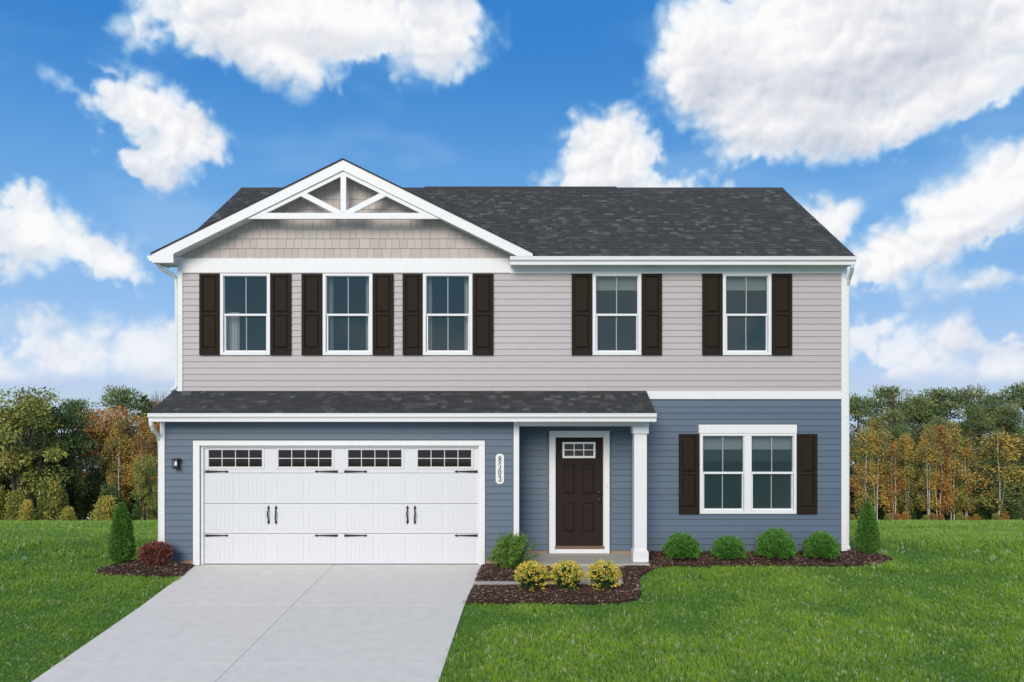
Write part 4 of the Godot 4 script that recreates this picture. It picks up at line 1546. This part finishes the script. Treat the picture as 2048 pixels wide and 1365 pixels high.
# crown shapes are made once for a tree one metre... scaled to height 7
func tree_proto(kind_of: String, cols: Array) -> Dictionary:
	var wood := MB.new()
	var crown := MB.new()
	var H := 7.0
	var bark_c := lin(0.07, 0.055, 0.04)
	match kind_of:
		"broadleaf":
			wood.col = bark_c
			for s in 3:
				var a := s * 2.1 + rng.randf()
				var base := V(cos(a) * 0.15, -0.5, sin(a) * 0.15)
				var topp := V(cos(a) * 0.9, H * 0.62, sin(a) * 0.9)
				wood.tube(limb_path(base, topp, 0.12), [0.13, 0.11, 0.09, 0.07, 0.035], 7)
			for k in 46:
				var d := rand_dir()
				var c := V(d.x * 1.9, 0, d.z * 1.9) * rng.randf_range(0.45, 1.0)
				var y := rng.randf_range(0.24, 0.96)
				var wide := sin(clampf((y - 0.1) / 0.92, 0, 1) * PI)
				c = V(c.x * (0.35 + 0.75 * wide), y * H, c.z * (0.35 + 0.75 * wide))
				wood.tube(limb_path(V(c.x * 0.2, maxf(c.y - 1.4, 1.0), c.z * 0.2), c, 0.08), [0.04, 0.03, 0.025, 0.018, 0.008], 5)
				var base_c: Color = cols[rng.randi() % cols.size()]
				var rad := rng.randf_range(0.45, 0.8)
				for j in 185:
					var e := rand_dir()
					var p := c + V(e.x * 1.15, e.y * 0.62, e.z * 1.15) * rad * pow(rng.randf(), 0.45)
					crown.col = vary(base_c, 0.3)
					var dd := (e + rand_dir() * 0.8 + V(0, -0.15, 0)).normalized()
					crown.leaf(p, dd, side_of(dd), rng.randf_range(0.12, 0.22), rng.randf_range(0.07, 0.12))
		"pine":
			wood.col = lin(0.13, 0.075, 0.045)
			wood.tube(limb_path(V(0, -0.5, 0), V(rng.randf_range(-0.3, 0.3), H * 0.96, 0.1), 0.1), [0.14, 0.12, 0.1, 0.07, 0.02], 7)
			for k in 62:
				var t := rng.randf_range(0.28, 1.0)
				var a := rng.randf() * TAU
				var reach := (1.55 * pow(1.0 - pow(t, 3.0), 0.6) + 0.25) * rng.randf_range(0.45, 1.0)
				var c := V(cos(a) * reach, t * H, sin(a) * reach)
				wood.tube(limb_path(V(0, t * H - 0.35, 0), c, 0.06), [0.035, 0.03, 0.02, 0.015, 0.008], 5)
				var base_c: Color = cols[rng.randi() % cols.size()]
				var rad := rng.randf_range(0.36, 0.62)
				for j in 130:
					var e := rand_dir()
					var p := c + V(e.x * 1.2, e.y * 0.5 + 0.1, e.z * 1.2) * rad * pow(rng.randf(), 0.4)
					crown.col = vary(base_c, 0.3)
					var dd := (e * 0.7 + rand_dir() * 0.6 + V(0, 0.5, 0)).normalized()
					crown.leaf(p, dd, side_of(dd), rng.randf_range(0.14, 0.24), rng.randf_range(0.035, 0.07))
		"spruce":
			wood.col = bark_c
			wood.tube([V(0, -0.5, 0), V(0, H * 0.5, 0), V(0, H, 0)], [0.13, 0.08, 0.01], 7)
			for k in 120:
				var t := pow(rng.randf(), 0.8)
				var y := H * (0.12 + 0.88 * t)
				var a := rng.randf() * TAU
				var ln := 1.5 * pow(1.0 - t, 0.8) * rng.randf_range(0.7, 1.1) + 0.08
				var out := V(cos(a), -0.18, sin(a))
				var base_c: Color = cols[rng.randi() % cols.size()]
				for j in 34:
					var q := V(0, y, 0) + out * ln * pow(rng.randf(), 0.6)
					crown.col = vary(base_c, 0.3)
					var dd := (out + rand_dir() * 0.8).normalized()
					crown.leaf(q, dd, side_of(dd), rng.randf_range(0.14, 0.24), 0.06)
		"birch":
			wood.col = lin(0.6, 0.57, 0.52)
			var tops := []
			for s in 2:
				var a := s * 2.6 + rng.randf()
				var topp := V(cos(a) * 0.35 * s, H * (0.95 - 0.15 * s), sin(a) * 0.35 * s)
				wood.col = lin(0.58, 0.55, 0.5)
				wood.tube(limb_path(V(cos(a) * 0.22 * s, -0.5, sin(a) * 0.22 * s), topp, 0.09), [0.036, 0.033, 0.028, 0.02, 0.009], 7)
				tops.append(topp)
				wood.col = lin(0.05, 0.045, 0.04)
			for k in 44:
				var y := rng.randf_range(0.14, 1.0)
				var a := rng.randf() * TAU
				var reach := (0.75 * sin(clampf((y + 0.05) / 1.1, 0, 1) * PI) + 0.12) * rng.randf_range(0.3, 1.0)
				var c := V(cos(a) * reach, y * H, sin(a) * reach)
				wood.col = lin(0.12, 0.08, 0.06)
				wood.tube(limb_path(V(0, c.y - 0.5, 0), c, 0.04), [0.018, 0.016, 0.012, 0.01, 0.006], 4)
				var base_c: Color = cols[rng.randi() % cols.size()]
				for j in 95:
					var e := rand_dir()
					var p := c + V(e.x * 0.42, e.y * 0.5 - 0.1, e.z * 0.42) * pow(rng.randf(), 0.5)
					crown.col = vary(base_c, 0.35)
					var dd := (e * 0.4 + rand_dir() + V(0, -0.4, 0)).normalized()
					crown.leaf(p, dd, side_of(dd), rng.randf_range(0.09, 0.16), rng.randf_range(0.06, 0.09))
		"bush":
			wood.col = bark_c
			for k in 7:
				var a := k * TAU / 7
				wood.tube(limb_path(V(0, -0.3, 0), V(cos(a) * 1.4, 3.6, sin(a) * 1.4), 0.2), [0.08, 0.07, 0.05, 0.04, 0.02], 5)
			for k in 40:
				var d := rand_dir()
				d.y = absf(d.y)
				var c := V(d.x * 2.2, 0.4 + d.y * 4.4, d.z * 2.2) * rng.randf_range(0.5, 1.05)
				c.x *= 1.0 - 0.08 * c.y
				c.z *= 1.0 - 0.08 * c.y
				var base_c: Color = cols[rng.randi() % cols.size()]
				var rad := rng.randf_range(0.55, 1.25)
				for j in 100:
					var e := rand_dir()
					var p := c + e * rad * pow(rng.randf(), 0.5)
					p.y = maxf(p.y, 0.0)
					crown.col = vary(base_c, 0.3)
					var dd := (e * 0.6 + rand_dir() * 0.7 + V(0, 0.45, 0)).normalized()
					crown.leaf(p, dd, side_of(dd), rng.randf_range(0.26, 0.55), rng.randf_range(0.12, 0.24))
		"bare":
			wood.col = lin(0.3, 0.2, 0.14)
			wood.tube(limb_path(V(0, -0.5, 0), V(0, H * 0.7, 0), 0.08), [0.07, 0.06, 0.05, 0.04, 0.03], 6)
			for k in 90:
				var y := rng.randf_range(0.45, 0.7)
				var a := rng.randf() * TAU
				var tip := V(cos(a) * rng.randf_range(0.15, 0.65), H * rng.randf_range(0.8, 1.0), sin(a) * 0.5)
				wood.tube(limb_path(V(0, y * H, 0), tip, 0.05), [0.02, 0.016, 0.012, 0.009, 0.005], 4)
			crown.col = cols[0]
			for k in 160:
				var dd := rand_dir()
				crown.leaf(V(rng.randf_range(-0.5, 0.5), H * rng.randf_range(0.6, 0.98), rng.randf_range(-0.5, 0.5)), dd, side_of(dd), 0.07, 0.04)
	return {"trunk": wood.mesh(), "crown": crown.mesh()}

func plant(called: String, proto: Dictionary, x: float, z: float, h: float, wide: float, label: String, category: String, group: String, needle := false) -> void:
	var o := group_node(called, self, V(x, ground_at(x, z), z))
	put("stems" if category == "bush" else "trunk", proto.trunk, M.bark, o)
	put("crown", proto.crown, M.needle if needle else M.leaf, o)
	var s := h / (6.0 if category == "bush" else 7.0)
	o.scale = V(s * wide, s, s * wide)
	o.rotation.y = rng.randf() * TAU
	tag(o, label, category, group)

func make_wood() -> void:
	var olive := [lin(0.210, 0.242, 0.053), lin(0.274, 0.294, 0.063), lin(0.158, 0.210, 0.051), lin(0.357, 0.315, 0.071)]
	var green := [lin(0.088, 0.147, 0.040), lin(0.117, 0.177, 0.044), lin(0.078, 0.127, 0.041)]
	var rust := [lin(0.4, 0.19, 0.045), lin(0.5, 0.26, 0.05), lin(0.3, 0.16, 0.05), lin(0.42, 0.29, 0.07), lin(0.22, 0.14, 0.05)]
	var amber := [lin(0.52, 0.33, 0.06), lin(0.4, 0.29, 0.07), lin(0.28, 0.25, 0.07), lin(0.2, 0.2, 0.06)]
	var needle := [lin(0.101, 0.162, 0.057), lin(0.135, 0.189, 0.063), lin(0.189, 0.223, 0.069), lin(0.081, 0.135, 0.057)]
	var yel := [lin(0.406, 0.385, 0.077), lin(0.487, 0.406, 0.077), lin(0.304, 0.344, 0.077)]
	var P := {}
	P.olive_a = tree_proto("broadleaf", olive)
	P.green_a = tree_proto("broadleaf", green)
	P.rust_a = tree_proto("broadleaf", rust)
	P.pine_a = tree_proto("pine", needle)
	P.pine_b = tree_proto("pine", needle)
	P.spruce = tree_proto("spruce", green)
	P.birch_rust = tree_proto("birch", rust)
	P.birch_amber = tree_proto("birch", amber)
	P.birch_olive = tree_proto("birch", olive + amber)
	P.bush_yel = tree_proto("bush", yel)
	P.bush_olive = tree_proto("bush", olive)
	P.bush_dark = tree_proto("bush", green)
	P.bush_rust = tree_proto("bush", rust)
	P.bare = tree_proto("bare", rust)
	var G := "trees beyond the garage side of the house"
	var R := "trees beyond the double-window side of the house"
	# garage side
	plant("broadleaf_tree", P.olive_a, -24.7, -26.5, 6.9, 1.0, "broad olive-green tree with several dark stems beyond the garage side", "tree", G)
	plant("broadleaf_tree", P.olive_a, -28.9, -28.0, 6.6, 1.05, "broad olive-green tree with several dark stems beyond the garage side", "tree", G)
	plant("dark_broadleaf_tree", P.green_a, -24.1, -28.7, 6.8, 0.85, "dense dark green leafy tree beside the olive-green trees", "tree", G)
	plant("dark_broadleaf_tree", P.green_a, -26.9, -30.5, 7.1, 0.9, "dense dark green leafy tree beside the olive-green trees", "tree", G)
	plant("dark_broadleaf_tree", P.green_a, -29.8, -32.8, 7.0, 0.9, "dense dark green leafy tree beside the olive-green trees", "tree", G)
	plant("dark_broadleaf_tree", P.green_a, -32.5, -29.0, 7.0, 1.0, "dense dark green leafy tree beside the olive-green trees", "tree", G)
	plant("rust_tree", P.rust_a, -22.4, -32.0, 6.6, 0.85, "rust-orange autumn tree below the pines beyond the garage side", "tree", G)
	plant("rust_tree", P.rust_a, -24.4, -33.0, 6.6, 0.8, "rust-orange autumn tree below the pines beyond the garage side", "tree", G)
	plant("rust_tree", P.rust_a, -20.2, -31.5, 5.7, 0.75, "rust-orange autumn tree below the pines beyond the garage side", "tree", G)
	plant("birch_tree", P.birch_rust, -19.8, -29.0, 5.6, 1.0, "slim rust-brown birch with pale trunk close to the garage side", "tree", G)
	plant("birch_tree", P.birch_amber, -21.3, -29.2, 5.4, 1.0, "slim amber birch with pale trunk close to the garage side", "tree", G)
	plant("birch_tree", P.birch_rust, -18.0, -30.0, 5.8, 1.0, "slim rust-brown birch with pale trunk close to the garage side", "tree", G)
	plant("pine_tree", P.pine_a, -25.0, -37.5, 8.5, 1.0, "tall blue-green pine rising above the rust-orange trees", "tree", G, true)
	plant("pine_tree", P.pine_b, -23.4, -39.0, 7.9, 0.8, "tall blue-green pine rising above the rust-orange trees", "tree", G, true)
	plant("pine_tree", P.pine_b, -28.6, -39.0, 8.0, 1.0, "tall blue-green pine rising above the rust-orange trees", "tree", G, true)
	plant("spruce_tree", P.spruce, -22.95, -36.0, 7.9, 0.8, "pointed dark spruce behind the garage roof edge", "tree", G, true)
	plant("bare_tree", P.bare, -23.15, -38.5, 8.7, 0.9, "bare pale-twigged treetop behind the garage roof edge", "tree", G)
	plant("broadleaf_tree", P.olive_a, -17.75, -24.5, 3.3, 0.75, "small yellow-green tree beside the garage corner downspout", "tree", G)
	var BG := "bushes at the lawn edge beyond the garage side"
	for b in [["bush_yel", -19.75, -24.6, 1.45, 1.05, "rounded yellow-tinged bush at the lawn edge"], ["bush_yel", -17.9, -25.5, 1.6, 0.9, "rounded yellow-tinged bush at the lawn edge"], ["bush_yel", -21.7, -24.8, 0.85, 1.1, "rounded yellow-tinged bush at the lawn edge"], ["bush_yel", -22.3, -22.4, 1.2, 0.85, "low pale olive bush standing out on the lawn"], ["bush_olive", -24.6, -25.6, 2.0, 0.8, "tall olive bush below the olive-green trees"], ["bush_olive", -23.2, -26.3, 2.6, 0.75, "tall olive bush below the olive-green trees"], ["bush_olive", -27.5, -24.6, 1.9, 0.9, "tall olive bush below the olive-green trees"], ["bush_olive", -29.5, -25.2, 2.2, 0.9, "tall olive bush below the olive-green trees"], ["bush_dark", -21.0, -27.6, 2.2, 0.9, "dark green thicket bush under the trees"], ["bush_dark", -19.0, -27.6, 2.0, 0.9, "dark green thicket bush under the trees"], ["bush_dark", -25.8, -28.5, 2.6, 0.9, "dark green thicket bush under the trees"], ["bush_dark", -17.0, -27.8, 2.4, 0.9, "dark green thicket bush under the trees"], ["bush_dark", -23.2, -30.5, 3.4, 0.8, "dark green thicket bush under the trees"], ["bush_olive", -26.3, -26.8, 2.3, 0.8, "tall olive bush below the olive-green trees"], ["bush_dark", -21.5, -36.0, 4.8, 0.8, "dark green thicket bush under the trees"], ["bush_dark", -24.3, -36.0, 5.0, 0.8, "dark green thicket bush under the trees"], ["bush_dark", -28.0, -36.0, 5.0, 0.8, "dark green thicket bush under the trees"], ["bush_dark", -18.9, -27.0, 1.7, 0.9, "dark green thicket bush under the trees"], ["bush_dark", -22.2, -30.6, 2.6, 0.9, "dark green thicket bush under the trees"], ["bush_dark", -19.7, -29.6, 2.4, 0.9, "dark green thicket bush under the trees"], ["bush_dark", -18.2, -29.0, 2.0, 0.9, "dark green thicket bush under the trees"], ["bush_dark", -28.2, -29.5, 3.4, 0.8, "dark green thicket bush under the trees"], ["bush_dark", -30.2, -33.0, 3.8, 0.8, "dark green thicket bush under the trees"], ["bush_dark", -20.6, -33.5, 3.6, 0.8, "dark green thicket bush under the trees"], ["bush_dark", -18.0, -33.5, 3.6, 0.8, "dark green thicket bush under the trees"], ["bush_dark", -26.6, -33.5, 3.6, 0.8, "dark green thicket bush under the trees"]]:
		plant("bush", P[b[0]], b[1], b[2], b[3], b[4], b[5] + ", garage side", "bush", BG)
	# double-window side
	for p in [["pine_a", 21.2, -35.5, 7.7, 0.95], ["pine_b", 23.3, -35.5, 8.3, 1.0], ["pine_a", 25.4, -36.0, 7.7, 1.0], ["pine_b", 26.6, -37.0, 8.4, 1.0], ["pine_a", 28.2, -35.5, 8.2, 1.0], ["pine_b", 30.4, -36.0, 7.9, 1.0], ["pine_a", 32.0, -36.0, 8.5, 1.0], ["pine_b", 19.0, -35.0, 7.4, 1.0], ["pine_a", 34.5, -36.0, 8.2, 1.0], ["pine_b", 27.3, -33.5, 6.8, 0.8], ["pine_a", 29.6, -33.8, 6.9, 0.8], ["pine_a", 25.2, -33.0, 6.0, 0.8], ["pine_b", 22.2, -33.2, 6.5, 0.85], ["pine_a", 27.5, -38.5, 7.9, 1.0]]:
		plant("pine_tree", P[p[0]], p[1], p[2], p[3], p[4], "tall green pine standing in the row behind the birches", "tree", R, true)
	plant("bare_tree", P.bare, 26.0, -40.0, 9.0, 1.0, "bare pale-twigged treetop showing between the pines", "tree", R)
	plant("bare_tree", P.bare, 31.4, -40.0, 9.0, 1.0, "bare pale-twigged treetop showing between the pines", "tree", R)
	var k := 0
	for x in [17.3, 18.6, 19.4, 20.35, 21.2, 21.8, 22.6, 23.5, 24.3, 19.9, 21.6, 23.1, 18.0]:
		var tone: String = ["birch_rust", "birch_olive", "birch_amber"][k % 3]
		var word: String = ["rust-brown", "olive-leaved", "amber-leaved"][k % 3]
		plant("birch_tree", P[tone], x, -27.6 - 0.35 * (k % 5) - (2.2 if k > 8 else 0.0), [4.7, 5.2, 5.5, 4.4, 5.0][k % 5], 1.0, word + " slim birch with white trunk in front of the pines", "tree", R)
		k += 1
	plant("broadleaf_tree", P.birch_olive, 25.3, -27.5, 4.9, 1.9, "wide olive-brown tree at the edge of the pine row", "tree", R)
	plant("broadleaf_tree", P.birch_olive, 28.0, -28.5, 5.2, 2.1, "wide olive-brown tree at the edge of the pine row", "tree", R)
	plant("broadleaf_tree", P.birch_olive, 31.0, -28.0, 5.2, 2.1, "wide olive-brown tree at the edge of the pine row", "tree", R)
	var BR := "bushes at the lawn edge beyond the double-window side"
	for b in [["bush_dark", 26.2, -27.4, 1.7, 0.9], ["bush_dark", 27.3, -27.2, 1.5, 1.0], ["bush_dark", 29.4, -27.6, 1.9, 0.9], ["bush_dark", 18.5, -31.5, 2.6, 0.9], ["bush_dark", 20.8, -31.5, 2.6, 0.9], ["bush_dark", 23.0, -31.5, 2.6, 0.9], ["bush_dark", 25.0, -31.5, 2.8, 0.9], ["bush_dark", 27.2, -31.0, 2.8, 0.9], ["bush_dark", 30.0, -31.0, 2.8, 0.9], ["bush_dark", 21.5, -38.5, 4.6, 0.9], ["bush_dark", 25.5, -38.5, 4.6, 0.9], ["bush_dark", 29.5, -38.5, 4.6, 0.9], ["bush_dark", 33.0, -32.0, 3.2, 0.9], ["bush_dark", 19.3, -36.5, 5.2, 0.9], ["bush_dark", 23.2, -36.5, 5.4, 0.9], ["bush_dark", 27.4, -36.8, 5.4, 0.9], ["bush_dark", 31.4, -36.8, 5.4, 0.9], ["bush_dark", 22.0, -32.4, 3.4, 0.8], ["bush_dark", 24.0, -33.0, 3.6, 0.8], ["bush_dark", 29.0, -34.0, 4.0, 0.8], ["bush_dark", 27.0, -34.5, 3.8, 0.8], ["bush_dark", 31.4, -30.2, 2.6, 0.9], ["bush_dark", 25.4, -29.4, 1.6, 0.9], ["bush_dark", 24.2, -30.0, 1.8, 0.9], ["bush_dark", 19.5, -29.8, 1.5, 0.9], ["bush_dark", 21.8, -29.9, 1.5, 0.9]]:
		plant("bush", P[b[0]], b[1], b[2], b[3], b[4], "dark green thicket bush under the birches and pines", "bush", BR)
	for i in 16:
		plant("bush", P.bush_rust if i % 3 else P.bush_olive, 17.5 + i * 0.62, -26.9 - 0.4 * (i % 3), rng.randf_range(0.35, 0.7), 1.0, "low rusty scrub at the foot of the white birch trunks", "bush", "low scrub at the foot of the birches")

# ---------------------------------------------------------------- grass
func make_grass() -> void:
	var tuft := MB.new()
	for k in 9:
		var a := rng.randf() * TAU
		var r := rng.randf() * 0.022
		var p := V(cos(a) * r, 0, sin(a) * r)
		var lean := V(cos(a + rng.randf_range(-1, 1)), 0, sin(a + rng.randf_range(-1, 1))) * rng.randf_range(0.15, 0.9)
		var hh := rng.randf_range(0.035, 0.06)
		var s := V(-lean.z, 0, lean.x).normalized() * 0.0023
		var m := p + (lean * 0.35 + Vector3.UP).normalized() * hh * 0.55
		var t := m + (lean * 1.1 + Vector3.UP * 0.8).normalized() * hh * 0.5
		tuft.col = Color.WHITE * rng.randf_range(0.75, 1.15)
		tuft.quad(p - s, p + s, m + s * 0.8, m - s * 0.8, V(lean.z, 0.4, -lean.x))
		tuft.tri(m - s * 0.8, m + s * 0.8, t, V(lean.z, 0.4, -lean.x))
	var mesh := tuft.mesh()
	var patch := FastNoiseLite.new()
	patch.seed = 77
	patch.frequency = 0.9
	patch.fractal_octaves = 4
	var drive_in := Geometry2D.offset_polygon(drive, -0.03)[0]
	var places := []
	var tints := []
	var tries := [[-9.5, 9.5, 0.3, 7.4, 880.0, 1.05], [-20.0, -6.0, -9.0, 1.2, 240.0, 1.6], [6.0, 20.0, -9.0, 1.2, 240.0, 1.6], [-34.0, -6.5, -27.0, -9.0, 60.0, 2.6], [6.5, 34.0, -27.0, -9.0, 60.0, 2.6]]
	for t in tries:
		var count := int((t[1] - t[0]) * (t[3] - t[2]) * t[4])
		for i in count:
			var x := rng.randf_range(t[0], t[1])
			var z := rng.randf_range(t[2], t[3])
			if absf(x) > (15.5 - z) * 0.66 + 0.5:
				continue
			if absf(x) < 6.5 and z < 0.75:
				continue
			var q := Vector2(x, z)
			if z > 0.3 and (Geometry2D.is_point_in_polygon(q, drive_in if i % 3 == 0 else drive) or Geometry2D.is_point_in_polygon(q, bed_garage) or Geometry2D.is_point_in_polygon(q, bed_porch) or (x > -0.7 and x < 2.0 and z < 2.4)):
				continue
			if z > -0.5 and Geometry2D.is_point_in_polygon(q, bed_long):
				continue
			var n := patch.get_noise_2d(x, z)
			n = clampf(n + 0.9 * patch.get_noise_2d(x * 0.22 + 300.0, z * 0.22), -0.6, 0.6)
			var f := patch.get_noise_2d(x * 5.0 + 90.0, z * 5.0)
			var s: float = t[5] * rng.randf_range(0.7, 1.25) * (1.0 + 0.6 * n)
			places.append(Transform3D(Basis(Vector3.UP, rng.randf() * TAU) * Basis.from_scale(V(s, s * (0.85 if t[5] > 1.0 else 1.0), s)), V(x, ground_at(x, z) - 0.032, z)))
			var c := lin(0.1, 0.25, 0.018).lerp(lin(0.22, 0.38, 0.024), clampf(0.5 + 1.2 * n, 0, 1)).lerp(lin(0.17, 0.31, 0.06), clampf(0.45 + 1.6 * f, 0, 1) * 0.75)
			if rng.randf() < 0.035:
				c = lin(0.5, 0.55, 0.34)
			tints.append(vary(c, 0.22))
	var mm := MultiMesh.new()
	mm.transform_format = MultiMesh.TRANSFORM_3D
	mm.use_colors = true
	mm.mesh = mesh
	mm.instance_count = places.size()
	for i in places.size():
		mm.set_instance_transform(i, places[i])
		mm.set_instance_color(i, tints[i])
	var o := MultiMeshInstance3D.new()
	o.name = "lawn_grass"
	o.multimesh = mm
	o.material_override = M.grass_blade
	kind(o, "stuff", "short green grass growing on the lawn")
	o.set_meta("category", "grass")
	add_child(o)
